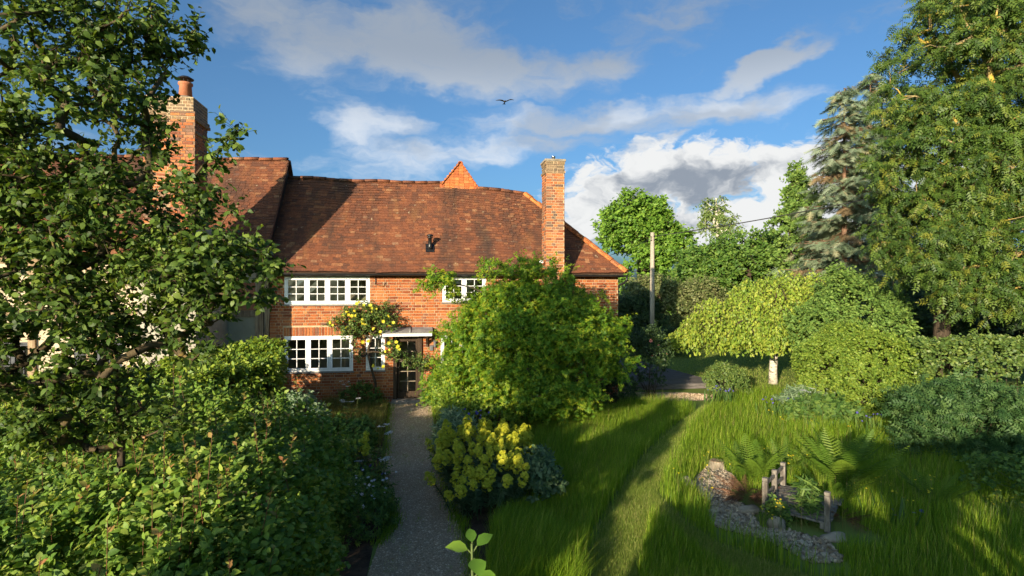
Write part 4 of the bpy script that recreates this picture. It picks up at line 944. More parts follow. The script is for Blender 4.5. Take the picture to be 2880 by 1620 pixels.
# the pear-like tree that fills the left of the view
extra = np.array([(-1.54, 4.84, 4.56), (-1.60, 4.86, 4.49), (-1.67, 4.86, 4.42), (-1.76, 4.90, 4.34), (-1.48, 4.83, 4.60), (-1.90, 4.90, 4.21), (-1.69, 4.83, 4.11), (-1.79, 4.83, 4.01), (-1.52, 4.80, 3.97), (-1.19, 4.69, 3.49), (-1.12, 4.66, 3.54), (-1.28, 4.69, 3.28)])
tree('broadleaf_tree', 'dark leafy tree with lichened branches filling the left side, in front of the chimney', 'tree', (-2.75, 5.6, 0.00), [(-2.75, 5.6, 0.00), (-2.73, 5.58, .8), (-2.66, 5.50, 1.4), (-2.62, 5.42, 2.0), (-2.62, 5.35, 2.6), (-2.68, 5.3, 3.3)], .032,
     [(-3.07, 5.24, 4.83, 0.97, 0.66, 0.93, 216), (-2.42, 5.21, 5.56, 0.50, 0.48, 0.41, 52), (-2.42, 4.97, 3.83, 0.79, 0.55, 0.59, 136), (-3.17, 5.04, 3.73, 0.76, 0.55, 0.69, 104), (-1.72, 4.80, 3.49, 0.59, 0.41, 0.34, 80), (-2.97, 4.76, 2.94, 0.76, 0.48, 0.48, 80), (-2.07, 4.83, 3.00, 0.55, 0.34, 0.31, 36), (-2.75, 5.2, 2.3, .70, .35, .35, 56), (-3.73, 5.11, 4.21, 0.62, 0.55, 0.97, 64), (-3.59, 5.11, 5.80, 0.83, 0.62, 0.55, 56)],
     LEAF_O, .050, 'pear_leaf', 'bark', 4, limb_bark='lichen_bark', k=7, m=7, length=.18, tip_r=.0042, shell=.05, indiv=300, twig=.0022, lift=.15, n=6, seg=.17, from_k=2, extra=extra, spread=1.0, up=.25, wob=.16, nup=.75, nrand=.9, leaf_droop=.45)

# broad shrub border at the lower left, with upright reddish shoots
def shoot_hedge():
    rng = np.random.default_rng(31); o = thing('shrub_border', 'broad green shrub bank with upright coppery shoots, lower left beside the path', 'shrub', (-3.2, 5, 0))
    def top(x, y): return 1.15 + .15 * (y - 2.5) + .10 * np.sin(x * 1.9 + y) + .11 * np.sin(y * 2.3 - x) - .55 * np.clip((x + 1.55) / .55, 0, 1) ** 2
    n = 2900; x = -6.4 + 5.4 * rng.random(n); y = 3.0 + 4.7 * rng.random(n); vis = (x > -1.02 * y - .1) & (x < -1.02 - np.maximum(0, 3.5 - y) * .9); x, y = x[vis], y[vis]
    T1 = np.column_stack((x, y, top(x, y) - .32 * rng.random(len(x)) ** 1.5))
    n = 620; y = 4.4 + 3.4 * rng.random(n); z = .1 + 1.35 * rng.random(n); x = -1.05 - .22 * (z / 1.5) ** 2 + .10 * np.sin(y * 3 + z * 4) - .2 * rng.random(n)
    T2 = np.column_stack((x, y, z))
    x = -4.2 + 3.0 * rng.random(700); y = 3.3 + 1.9 * rng.random(700); ok = x < -1.1 - np.maximum(0, 3.5 - y) * .9; T1 = np.concatenate((T1, np.column_stack((x, y, top(x, y) - .10 - .35 * rng.random(700)))[ok]))
    T = np.concatenate((T1, T2)); C = T - np.array((0, 0, 1.)); C[len(T1):] = T2 - np.array((1., 0, .3))
    p, ax, nr, a, b = sprigs(T, C, rng, 4, 6, .16, spread=.8, up=.5, leaf_droop=.15, nup=1.1, nrand=.55)
    leaf_part(o, LEAF_O, p, ax, nr, .057, 'ninebark_leaf', rng, 300, .5)
    # shoots
    n = 300; x = -5.6 + 4.5 * rng.random(n); y = 2.6 + 4.9 * rng.random(n); vis = (x > -.98 * y) & (x < -1.05 - np.maximum(0, 3.5 - y) * .9); x, y = x[vis], y[vis]; z = top(x, y) - .12; h = .26 + .34 * rng.random(len(x))
    lean = np.column_stack((rng.normal(size=len(x)) * .10, rng.normal(size=len(x)) * .10, np.ones(len(x)))); b0 = np.column_stack((x, y, z)); e = b0 + lean * h[:, None]
    V, F = frustums(b0 - lean * .25, e, np.full(len(x), .0042), np.full(len(x), .0022), 5); obj('shoot', mesh_np('shoot', V, F, None, True), 'red_stem', o)['kind'] = 'stuff'
    m = 14; s = (np.arange(m) + .3) / m; P_ = b0[:, None] + (e - b0)[:, None] * s[None, :, None]; an = rng.random((len(x), 1)) * 6 + np.arange(m) * 1.75
    A_ = np.stack((np.cos(an), np.sin(an), .25 + 0 * an), -1); N_ = np.stack((-.25 * np.cos(an), -.25 * np.sin(an), .6 + 0 * an), -1) + LIGHTWARD * .7 + rng.normal(size=A_.shape) * .35
    low = s < .72
    leaf_part(o, LEAF, P_[:, low].reshape(-1, 3), A_[:, low].reshape(-1, 3), N_[:, low].reshape(-1, 3), .082, 'ninebark_leaf', rng, name='shoot_foliage')
    A_[..., 2] += .7
    leaf_part(o, LEAF, P_[:, ~low].reshape(-1, 3), A_[:, ~low].reshape(-1, 3), N_[:, ~low].reshape(-1, 3), .052, 'copper_tip', rng, name='young_foliage')
    V, F = frustums(np.column_stack((x[::4], y[::4], 0 * x[::4])), b0[::4], np.full(len(x[::4]), .011), np.full(len(x[::4]), .007), 5); obj('stem', mesh_np('stem', V, F), 'bark', o)['kind'] = 'stuff'
shoot_hedge()
def block_hedge(name, label, poly, ztop, n, leaf, size, mat, seed, zjit=.08, k=3, m=6, length=.13, tilt=0.0, **kw):
    rng = np.random.default_rng(seed); c = np.mean(poly, 0); o = thing(name, label, 'hedge', (c[0], c[1], 0))
    p2 = in_poly(poly, n, rng); z = ztop + zjit * np.sin(p2[:, 0] * 2.1 + seed) * np.sin(p2[:, 1] * 2.7) - .25 * rng.random(n) ** 2 + tilt * (p2[:, 1] - c[1])
    pl = np.array(poly); L_ = np.linalg.norm(np.roll(pl, -1, 0) - pl, axis=1); i = rng.choice(len(pl), n, p=L_ / L_.sum()); t = rng.random((n, 1)); q = pl[i] + (np.roll(pl, -1, 0)[i] - pl[i]) * t
    q = q + (c - q) * (.10 * rng.random((n, 1))); zs = .08 + (ztop - .1 + tilt * (q[:, 1] - c[1])) * rng.random(n)
    T = np.concatenate((np.column_stack((p2, z)), np.column_stack((q, zs)))); C = np.concatenate((np.column_stack((p2, z - 1)), np.column_stack((q + (c - q) * .5, zs - .15))))
    p, ax, nr, a, b = sprigs(T, C, rng, k, m, length, **kw); leaf_part(o, leaf, p, ax, nr, size, mat, rng)
    b0 = in_poly(poly, 24, rng); V, F = frustums(np.column_stack((b0, np.zeros(24))), np.column_stack((b0 + rng.normal(size=(24, 2)) * .1, np.full(24, ztop * .9))), np.full(24, .02), np.full(24, .008), 5); obj('stem', mesh_np('stem', V, F), 'bark', o)['kind'] = 'stuff'; return o
block_hedge('garden_hedge', 'bright yellow green clipped hedge below the left brick wall and timber post', [(-8.5, 10.4), (-4.9, 11.6), (-3.3, 13.4), (-3.35, 14.6), (-4.6, 14.7), (-5.6, 13.0), (-8.6, 11.6)], 1.62, 1300, LEAF2, .09, 'hedge_leaf', 41, .10, 4, 6, .15, tilt=.15, up=.5)
bush('plum_shrub', 'purple leaved shrub behind the bright hedge below the dark window', 'shrub', (-5.6, 14.7, .8), (1.0, .5, .95), 260, LEAF4, .06, 'plum_leaf', 42, k=3, m=6, length=.15)
bush('pale_shrub', 'grey green variegated shrub at the foot of the brick wall, left', 'shrub', (-2.75, 13.3, .42), (.62, .6, .52), 190, LEAF4, .075, 'silver_leaf', 43, k=3, m=5, length=.14)
bush('leafy_perennial', 'bright green leafy clump left of the gravel path, beyond the yellow flowers', 'plant', (-1.55, 11.6, .30), (.55, .7, .42), 170, LEAF4, .09, 'herb_leaf', 44, 'green_stem', k=3, m=5, length=.16)
bush('leafy_perennial', 'dark green clump between the shrub bank and the path', 'plant', (-1.45, 9.6, .30), (.55, .9, .45), 190, LEAF4, .08, 'herb_leaf', 45, 'green_stem', k=3, m=5, length=.15)
bush('leafy_perennial', 'low green growth under the pale shrub by the wall', 'plant', (-2.9, 11.6, .30), (.7, .8, .5), 170, LEAF4, .085, 'herb_leaf', 46, 'green_stem', k=3, m=5, length=.16)
bush('wall_shrub', 'small green shrub growing at the house wall left of the door', 'shrub', (-1.75, 16.55, .25), (.6, .25, .35), 90, LEAF4, .07, 'herb_leaf', 47, 'green_stem', length=.12)
bush('wall_shrub', 'low green clump at the right of the door step', 'shrub', (.30, 16.4, .22), (.25, .35, .35), 60, STRAP, .22, 'herb_leaf', 48, 'green_stem', length=.12)
# flowers as small rosettes
def rosette(n, r, cup=.5, layers=1):
    v, f = [], []
    for l in range(layers):
        for k in range(n):
            a = 2 * math.pi * (k + .5 * l) / n; rr = r * (1 - .28 * l); w = 2.6 / n; z1 = cup * rr * (.5 + .5 * l); i = len(v)
            v += [(0, 0, .004 * l), (rr * .62 * math.cos(a - w), rr * .62 * math.sin(a - w), z1 * .8), (rr * math.cos(a), rr * math.sin(a), z1), (rr * .62 * math.cos(a + w), rr * .62 * math.sin(a + w), z1 * .8)]; f.append((i, i + 1, i + 2, i + 3))
    return v, f
def flowers(parent, P_, N_, tmpl, mat, rng, name='flower'):
    me = mesh_np(name, tmpl[0], np.array(tmpl[1]), np.zeros(len(tmpl[0]))); me.materials.append(MATS[mat]); inv = Matrix.Translation(-ORG[parent.name]) if parent.name in ORG else Matrix.Identity(4)
    M = frames(unit(np.cross(N_, rng.normal(size=N_.shape))), N_)
    for p, r in zip(P_, M):
        o = bpy.data.objects.new(name, me); COL.objects.link(o); o.parent = parent; o.matrix_parent_inverse = inv
        q = Matrix((r * (.75 + .5 * rng.random())).tolist()).to_4x4(); q.translation = p.tolist(); o.matrix_basis = q
# climbing rose on the wall
rs = tree('climbing_rose', 'climbing rose with yellow flowers trained on the brick wall beside the door', 'rose', (-1.38, 16.75, 0), [(-1.38, 16.72, 0), (-1.40, 16.74, .6), (-1.52, 16.76, 1.05), (-1.62, 16.76, 1.5), (-1.52, 16.74, 1.9), (-1.55, 16.74, 2.3)], .038,
     [(-1.75, 16.62, 2.62, .60, .24, .36, 62), (-1.35, 16.65, 2.35, .62, .22, .32, 52), (-2.35, 16.66, 2.35, .45, .18, .22, 26), (-2.0, 16.66, 2.12, .55, .18, .18, 26), (-1.15, 16.66, 2.75, .35, .18, .25, 18), (-.92, 16.66, 1.55, .28, .16, .38, 26), (-.35, 16.5, 1.25, .32, .16, .26, 22), (-1.95, 16.7, 1.5, .3, .12, .3, 7), (.1, 16.55, 1.1, .3, .2, .3, 14)],
     LEAF4, .055, 'rose_leaf', 'bark', 51, k=4, m=7, length=.17, tip_r=.0035, shell=.1, twig=.002, seg=.2, from_k=3, spread=1.0)
rg = np.random.default_rng(52); n = 46
fp = np.concatenate((ellipsoids([(-1.75, 16.48, 2.62, .6, .12, .36, 15), (-1.35, 16.48, 2.4, .6, .12, .35, 10), (-2.2, 16.52, 2.3, .45, .1, .25, 6), (-.92, 16.48, 1.55, .28, .1, .38, 8), (-1.9, 16.55, 1.75, .5, .08, .3, 4), (-1.3, 16.55, 1.1, .2, .05, .2, 3)], rg, .3)[0],))
flowers(rs, fp, np.array((-.3, -1, .35)) + rg.normal(size=fp.shape) * .4, rosette(6, .055, .5, 3), 'yellow_petal', rg)

# Japanese maple in layered pads
pads = []; rg = np.random.default_rng(61)
for k in range(120):
    a = rg.random() * 2 * math.pi; el = math.asin(rg.random() ** .85 * .98); ce = math.cos(el); r = .80 + .12 * rg.random()
    pads.append((2.66 + 2.45 * r * ce * math.cos(a), 14.25 + 1.9 * r * ce * math.sin(a), .55 + 3.35 * r * math.sin(el), .62, .58, .24, 17))
pads = [q for q in pads if not (q[0] > 3.7 and q[2] < 1.25)]
pads += [(.35, 13.6, 3.55, .5, .4, .22, 22), (2.0, 14, 3.9, .8, .7, .22, 26), (3.0, 14, 3.85, .8, .7, .22, 26), (4.6, 14.2, 2.4, .7, .6, .25, 26), (1.2, 12.9, 1.4, .7, .5, .3, 26), (2.4, 12.6, 1.0, .8, .5, .3, 28), (3.4, 12.9, .9, .8, .5, .3, 28)]
tree('maple_tree', 'wide domed maple with fine yellow green leaves in front of the brick cottage', 'tree', (2.6, 14.4, 0), [(2.6, 14.4, 0), (2.6, 14.4, .5), (2.5, 14.35, 1.1), (2.45, 14.3, 1.9), (2.5, 14.3, 2.8)], .12, pads, STAR, .091, 'maple_leaf', 'bark', 62, k=4, m=8, length=.33, tip_r=.0035, shell=.0, lift=.3, seg=.35, from_k=2, spread=.95, up=.05, droop=.25, leaf_droop=.45, nup=1.0, nrand=.5)
bush('box_shrub', 'bright green rounded shrub between the maple and the gravel path', 'shrub', (.78, 13.9, .65), (.55, .9, .95), 420, LEAF4, .055, 'hedge_leaf', 63, k=4, m=6, length=.14)
bush('box_shrub', 'low light green shrub under the left side of the maple', 'shrub', (1.25, 12.6, .40), (.75, .55, .50), 230, LEAF4, .07, 'hedge_leaf', 64, k=3, m=6, length=.14)

# spurge with tall yellow heads
def spurge_parts(seed):
    rng = np.random.default_rng(seed); h = 1.0
    t = np.linspace(0, 1, 6); c = np.column_stack((.10 * t ** 2, .02 * np.sin(t * 3), t * h)); V, F = frustums(c[:-1], c[1:], np.full(5, .008), np.full(5, .006), 5)
    n = 95; s = .28 + .62 * rng.random(n); p = np.column_stack((np.interp(s, t, c[:, 0]), np.interp(s, t, c[:, 1]), s * h)); a = rng.random(n) * 6.283
    ax = np.column_stack((np.cos(a), np.sin(a), .35 - .9 * (1 - s) * rng.random(n))); nr = np.column_stack((-.4 * np.cos(a), -.4 * np.sin(a), np.ones(n)))
    V2, F2, t2 = joined(*STRAP, p, frames(ax, nr) * (.105 + .03 * rng.random(n))[:, None, None] * np.array((1.3, 1, 1)), rng.random(n))
    me = mesh_np('stem', np.concatenate((V, V2)), [F, F2 + len(V)], np.concatenate((np.full(len(V), .4), t2))); me.materials.append(MATS['blue_leaf'])
    n = 150; z = rng.random(n); r = (.050 + .016 * np.sin(z * 14 + seed)) * np.sqrt(np.sin(np.pi * np.clip(z * .86 + .12, 0, 1))) * (.75 + .35 * rng.random(n)); a = rng.random(n) * 6.283
    d = np.column_stack((np.cos(a), np.sin(a), .55 + 1.3 * (z - .4))); p = np.column_stack((.10 + r * np.cos(a), .003 + r * np.sin(a), h * .86 + z * .30))
    tv, tf = rosette(5, .023, .55, 1); V, F, tt = joined(tv, tf, p, frames(np.cross(d, rng.normal(size=d.shape)), d), rng.random(n))
    mh = mesh_np('flower_head', V, F, tt); mh.materials.append(MATS['spurge_flower']); return me, mh
SP = [spurge_parts(70 + i) for i in range(5)]
def spurge(name, label, base, spots, rng, group=None, leafmat=None):
    o = thing(name, label, 'spurge', (base[0], base[1], 0), group); inv = Matrix.Translation(-ORG[o.name])
    for (x, y, h, lx, ly) in spots:
        me, mh = SP[rng.integers(0, 5)]; ax = unit(np.array((lx, ly, 1.))); fr = frames(unit(np.cross(ax, rng.normal(size=3)))[None], ax[None])[0] * np.array((1.05, 1.05, h))
        q = Matrix(fr.tolist()).to_4x4(); q.translation = (x, y, 0)
        s = bpy.data.objects.new('stem', me); COL.objects.link(s); s.parent = o; s.matrix_parent_inverse = inv; s.matrix_basis = q
        f = bpy.data.objects.new('flower_head', mh); COL.objects.link(f); f.parent = s
        k = rng.random() * .5 + .85; f.matrix_basis = Matrix.Translation((0, 0, .95)) @ Matrix.Scale(k, 4) @ Matrix.Translation((0, 0, -.95)) @ Matrix.Diagonal((1, 1, 1, 1))
    return o
rg = np.random.default_rng(75); spots = []
for k in range(78):
    a = rg.random() * 6.283; r = math.sqrt(rg.random()); x, y = .95 + .52 * r * math.cos(a), 9.35 + 1.05 * r * math.sin(a)
    lx, ly = .42 * r * math.cos(a) + rg.normal() * .06, .40 * r * math.sin(a) + rg.normal() * .06; spots.append((x, y, .98 - .30 * r * r * (1 if math.sin(a) < 0 else .4) + rg.normal() * .06 - .10, lx, ly))
for k in range(12): spots.append((.62 + rg.normal() * .10, 8.35 + rg.normal() * .12, .60 + .05 * rg.normal(), -.15 + .2 * rg.normal(), -.1 + .15 * rg.normal()))
spurge('spurge_plant', 'large spurge with many yellow flower heads right of the gravel path', (.95, 9.3), spots, rg)
rg = np.random.default_rng(76)
spurge('spurge_plant', 'small spurge with a few yellow heads left of the gravel path', (-1.05, 9.6), [(-1.12, 9.95, .80, .05, 0), (-1.2, 9.6, .72, -.1, -.1), (-1.0, 9.55, .70, .2, -.05), (-1.15, 9.75, .72, .0, .05)], rg)
bush('silver_shrub', 'silvery blue leaved plant at the path edge behind the yellow spurge', 'plant', (.62, 11.5, .30), (.38, .55, .50), 170, STRAP, .13, 'silver_leaf', 77, 'green_stem', k=3, m=7, length=.16)
bush('low_shrub', 'small dark green plant at the path edge left of the spurge', 'plant', (.42, 10.4, .2), (.22, .35, .33), 90, LEAF4, .06, 'herb_leaf', 78, 'green_stem', k=3, m=5, length=.10)
bush('blue_green_plant', 'blue green leafy clump right of the yellow spurge heads', 'plant', (1.72, 8.85, .30), (.36, .55, .42), 150, LEAF4, .085, 'blue_leaf', 79, 'green_stem', k=3, m=5, length=.13)
# low cranesbill with pale flowers, lacy white umbels
g = bush('cranesbill', 'low cranesbill with small pale pink flowers spilling onto the path', 'plant', (-.95, 8.35, .18), (.50, .85, .33), 230, STAR, .065, 'herb_leaf', 80, 'green_stem', k=3, m=5, length=.12)
rg = np.random.default_rng(81); fp = np.column_stack((-.85 + .30 * rg.normal(size=34) * .7, 8.45 + .45 * rg.normal(size=34) * .7, .46 + .10 * rg.random(34)))
flowers(g, fp, np.array((.2, -.5, 1)) + rg.normal(size=fp.shape) * .4, rosette(5, .024, .3), 'pink_petal', rg)
def umbel_plant(x, y, h, label, seed, n=4):
    rng = np.random.default_rng(seed); o = thing('umbel_flower', label, 'wildflower', (x, y, 0)); mb = MB(); P_ = []
    for k in range(n):
        e = np.array((x + rng.normal() * .14, y + rng.normal() * .14, h * (.75 + .3 * rng.random()))); mb.tube([(x, y, 0), ((x + e[0]) / 2 + .02, (y + e[1]) / 2, e[2] * .55), e], [.006, .005, .003], 5)
        for j in range(10):
            u = e + np.array((rng.normal() * .035, rng.normal() * .035, .03)); mb.tube([e, u], .0018, 3, False); P_.append(u)
    mb.build('stem', 'green_stem', o)['kind'] = 'stuff'
    P_ = np.array(P_); n = len(P_) * 7; q = np.repeat(P_, 7, 0) + rng.normal(size=(n, 3)) * (.013, .013, .004); tv, tf = rosette(5, .009, .1); V, F, t = joined(tv, tf, q, frames(np.tile((1., 0, 0), (n, 1)) + rng.normal(size=(n, 3)) * .3, np.tile((0, 0, 1.), (n, 1)) + rng.normal(size=(n, 3)) * .3), rng.random(n))
    f = obj('flower', mesh_np('flower', V, F, t), 'white_petal', o); f['kind'] = 'stuff'
    a = rng.random(26) * 6.283; pp = np.column_stack((x + .03 * np.cos(a), y + .03 * np.sin(a), h * .6 * rng.random(26))); leaf_part(o, PINNATE, pp, np.column_stack((np.cos(a), np.sin(a), .4 + 0 * a)), np.tile((0, 0, 1.), (26, 1)), .20, 'herb_leaf', rng)
for x, y, h, l, s in ((-.82, 10.3, .85, 'tall white umbel flowers leaning over the path beside the small spurge', 1), (-.72, 9.6, .62, 'lower white umbel flower at the path edge in front of the small spurge', 2), (-1.75, 14.2, .75, 'white flower heads standing in the dry grass by the wall', 3), (-2.15, 15.6, .85, 'faded umbel heads against the brick wall below the window', 4), (8.9, 12.3, 1.1, 'tall pair of cream umbels in front of the clipped yellow green shrub', 5)): umbel_plant(x, y, h, l, 90 + s)
def flower_clump(name, label, c, n, h, mat, r, seed, cat='wildflower', blade=.35, sp=.18, bm='meadow_blade'):
    rng = np.random.default_rng(seed); o = thing(name, label, cat, (c[0], c[1], 0)); b = np.column_stack((c[0] + rng.normal(size=n) * sp, c[1] + rng.normal(size=n) * sp, np.zeros(n))); e = b + np.column_stack((rng.normal(size=n) * .06, rng.normal(size=n) * .06, h * (.75 + .35 * rng.random(n))))
    V, F = frustums(b, e, np.full(n, .004), np.full(n, .0025), 4); obj('stem', mesh_np('stem', V, F), 'green_stem', o)['kind'] = 'stuff'
    flowers(o, e, np.array((-.2, -.5, 1)) + rng.normal(size=e.shape) * .4, rosette(6, r, .6, 2), mat, rng)
    nb = n * 7; a = rng.random(nb) * 6.283; p = np.column_stack((c[0] + rng.normal(size=nb) * sp, c[1] + rng.normal(size=nb) * sp, np.zeros(nb))); leaf_part(o, STRAP, p, np.column_stack((.5 * np.cos(a), .5 * np.sin(a), 1 + 0 * a)), np.column_stack((np.cos(a), np.sin(a), .4 + 0 * a)), blade, 'herb_leaf', rng)
for c, n, h, l in (((-1.0, 9.3), 5, .45, 'dark blue flowers under the small yellow spurge'), ((1.05, 11.9), 12, .70, 'blue flower spikes between the maple and the silvery plant'), ((9.8, 11.3), 8, .55, 'blue flowers between the bank of green herbs and the blue green peony'), ((10.4, 7.7), 10, .6, 'dusky purple flowers at the right edge below the peony'), ((6.6, 7.2), 4, .2, 'purple flowers near the right bridge post'), ((8.5, 15.3), 14, .45, 'lavender coloured flowers beside the small round bush and gravel'), ((9.0, 13.4), 9, .5, 'scattered blue flowers in the sunlit border behind the meadow')): flower_clump('blue_flower', l, c, n, h, 'blue_petal', .032, int(100 + 10 * c[0]))
rg = np.random.default_rng(120); k = 0
for (cx, cy, sx, sy, n, wh) in ((7.6, 7.0, .45, .35, 9, 'the shaded grass right of the bridge'), (7.0, 8.0, .25, .5, 7, 'the grass at the largest fern'), (8.4, 6.6, .5, .25, 7, 'the long grass at the far right'), (5.0, 9.0, .3, .3, 4, 'the top of the pebble bed'), (6.2, 9.0, .2, .3, 5, 'the gap between the two tall ferns'), (4.75, 7.2, .2, .2, 5, 'the pebbles at the near bridge post'), (8.0, 11.6, .5, .4, 4, 'the sunlit meadow far behind the ferns'), (4.1, 8.2, .2, .4, 3, 'the bank left of the pebble bed')):
    for i in range(n):
        x, y = cx + rg.normal() * sx, cy + rg.normal() * sy; o = thing('buttercup', 'small orange yellow buttercup in ' + wh, 'buttercup', (x, y, 0), 'buttercups in ' + wh); h = .36 + .16 * rg.random(); m = 3
        P_ = np.column_stack((x + rg.normal(size=m) * .06, y + rg.normal(size=m) * .06, h * (.8 + .25 * rg.random(m)))); V, F = frustums(np.tile((x, y, 0.), (m, 1)), P_, np.full(m, .003), np.full(m, .002), 4); obj('stem', mesh_np('stem', V, F), 'green_stem', o)['kind'] = 'stuff'; flowers(o, P_, np.array((0, -.4, 1)) + rg.normal(size=P_.shape) * .3, rosette(5, .017, .5), 'orange_petal', rg)

# ferns
def frond_mesh(seed, dead=False):
    rng = np.random.default_rng(seed); n = 21; t = np.linspace(0, 1, n + 1); arch = .55 + .2 * rng.random()
    y = np.sin(t * arch * 1.35) / (arch * 1.35) ; z = (1 - np.cos(t * arch * 1.35)) * -.62; c = np.column_stack((.03 * np.sin(t * 2 + seed), y, z)); V, F = [c[:-1:1]], []
    P0, P1 = c[:-1], c[1:]; Vr, Fr = frustums(P0, P1, np.linspace(.007, .0015, n), np.linspace(.0065, .001, n), 3); Vs, Fs = [Vr], []; off = len(Vr); T = []
    for k in range(2, n):
        l = .20 * math.sin(math.pi * min(1, (t[k] * .93 + .07)) ** .75) + .01; w = .015
        for s in (-1, 1):
            d = unit(np.array((s, .42, -.18 - (.5 * rng.random() if dead else 0)))); b = c[k]; q = np.array((0, w, 0)); drop = np.array((0, 0, -.05 * l / .2))
            Vs.append(np.array([b - q * .5, b + q * .6, b + d * l * .5 + q * .55 + drop * .3, b + d * l * .5 - q * .45 + drop * .3, b + d * l + drop])); T += [(off, off + 3, off + 2), (off, off + 2, off + 1), (off + 3, off + 4, off + 2)]; off += 5
    V = np.concatenate(Vs); me = mesh_np('frond', V, [Fr, np.array(T)], np.zeros(len(V))); me.materials.append(MATS['dead_fern' if dead else 'fern_leaf']); return me
FR = [frond_mesh(130 + i) for i in range(5)]; FD = [frond_mesh(140 + i, True) for i in range(3)]
def fern(name, label, c, n, L0, L1, seed, dead=False, tilt=(.35, .75)):
    rng = np.random.default_rng(seed); o = thing(name, label, 'fern', (c[0], c[1], 0)); inv = Matrix.Translation(-ORG[o.name])
    for k in range(n):
        a = 2 * math.pi * (k + .5 * rng.random()) / n; l = L0 + (L1 - L0) * rng.random(); ti = tilt[0] + (tilt[1] - tilt[0]) * rng.random()
        q = Matrix.Translation((c[0] + .06 * math.cos(a), c[1] + .06 * math.sin(a), .03 + (.12 * rng.random() if dead else 0))) @ Matrix.Rotation(a - math.pi / 2, 4, 'Z') @ Matrix.Rotation(math.pi / 2 - ti, 4, 'X') @ Matrix.Rotation(rng.normal() * (.6 if dead else .15), 4, 'Y') @ Matrix.Scale(l, 4)
        f = bpy.data.objects.new('frond', (FD if dead else FR)[rng.integers(0, 3)]); COL.objects.link(f); f.parent = o; f.matrix_parent_inverse = inv; f.matrix_basis = q
fern('fern', 'fern standing left of the wooden footbridge, behind the brown heap', (5.55, 9.0), 20, .75, 1.0, 151)
fern('fern', 'largest fern with tall fronds right of the wooden footbridge', (6.75, 8.35), 26, 1.0, 1.35, 152, tilt=(.15, .75))
fern('fern', 'small fern leaning behind the far end of the footbridge', (6.35, 9.2), 12, .6, .8, 153)
fern('fern', 'small fern in the grass right of the largest fern', (7.7, 7.6), 13, .55, .75, 154)
fern('fern', 'fern at the left of the clump right of the bridge', (6.2, 7.9), 12, .6, .85, 155)
fern('dead_fern', 'collapsed heap of brown dead fronds on the pebbles beside the bridge', (4.98, 8.25), 34, .35, .55, 156, True, (.9, 1.55))
fern('dead_fern', 'brown dead fronds beneath the right bridge post', (5.85, 7.25), 16, .25, .42, 157, True, (.9, 1.5))

# little timber footbridge
br = thing('footbridge', 'small weathered timber footbridge over the dry stream bed', 'bridge', (5.35, 7.9, 0))
nl, nr_, fl = np.array((4.90, 7.62, .15)), np.array((5.42, 7.02, .13)), np.array((5.72, 8.38, .16)); dl = fl - nl; dw = nr_ - nl; rg = np.random.default_rng(160)
for k in range(9):
    f0 = k / 9; a = nl + dl * (f0 + .05) + (0, 0, .05 * math.sin(math.pi * f0)); e = rg.normal() * .012; MB().beam(a - dw * (.06 + e), a + dw * (1.05 + e), np.linalg.norm(dl) / 9 - .012, .028).build('plank', 'grey_timber', br, bevel=.004)
for s in (0.06, .92): MB().beam(nl + dw * s + (0, 0, -.05), nl + dw * s + dl + (0, 0, -.05), .05, .07).build('bearer', 'grey_timber', br)
posts = {}
for s, w in (('l', -.02), ('r', 1.0)):
    for k, f in enumerate((.03, .5, .97)):
        p = nl + dl * f + dw * w; posts[s, k] = p; hh = .43 - .02 * k
        m = MB().box(-.036, .036, -.036, .036, -.12, hh - .055).box(-.030, .030, -.030, .030, hh - .055, hh - .045).box(-.037, .037, -.037, .037, hh - .045, hh)
        if s == 'r' and k: continue
        o = m.build('post', 'grey_timber', br, bevel=.005); o.matrix_parent_inverse = Matrix.Translation(-ORG[br.name]); o.location = p.tolist(); o.rotation_euler = (0, 0, math.atan2(dl[1], dl[0]))
for k in (0, 1):
    for z in (.17, .34): MB().beam(posts['l', k] + (0, 0, z), posts['l', k + 1] + (0, 0, z - .02), .028, .05).build('rail', 'grey_timber', br)
def boulder(label, c, r, seed, name='boulder', mat='boulder'):
    rng = np.random.default_rng(seed); V, F = [], []; nu, nv = 14, 9
    for i in range(nv + 1):
        t = math.pi * i / nv
        for j in range(nu):
            a = 2 * math.pi * j / nu; d = np.array((math.sin(t) * math.cos(a), math.sin(t) * math.sin(a), math.cos(t))); k = 1 + .16 * math.sin(3 * d[0] + seed) + .12 * math.sin(4 * d[1] + 2 * seed + d[2] * 3); V.append(np.array(c) + d * k * np.array(r))
    for i in range(nv):
        for j in range(nu): F.append((i * nu + j, (i + 1) * nu + j, (i + 1) * nu + (j + 1) % nu, i * nu + (j + 1) % nu))
    o = obj(name, mesh_np(name, V, np.array(F), None, True), mat); tag(o, label, 'stone'); return o
boulder('rounded brown boulder under the near edge of the footbridge', (4.86, 7.28, .05), (.13, .11, .11), 3)
boulder('flat stone beside the brown dead fronds', (4.78, 7.85, .03), (.16, .11, .08), 5)
boulder('low stone under the right side of the footbridge', (5.38, 6.85, .02), (.17, .11, .07), 6)
boulder('dark stone at the left bank of the pebble bed', (4.38, 9.0, .04), (.13, .18, .11), 8)
st = thing('tree_stump', 'short sawn stump at the top of the pebble bed', 'stump', (5.35, 9.85, 0)); MB().lathe((5.35, 9.85, 0), [(.19, 0), (.15, .05), (.135, .13), (.13, .15)], 12).build('trunk', 'boulder', st); MB().lathe((5.35, 9.85, .15), [(.128, 0), (.12, .008)], 12).build('cut_face', 'pale_oak', st)
bush('willowherb', 'leafy green weed growing up through the footbridge planks', 'plant', (5.42, 7.42, .22), (.13, .13, .30), 34, STRAP, .12, 'herb_leaf', 161, 'green_stem', k=3, m=6, length=.14)
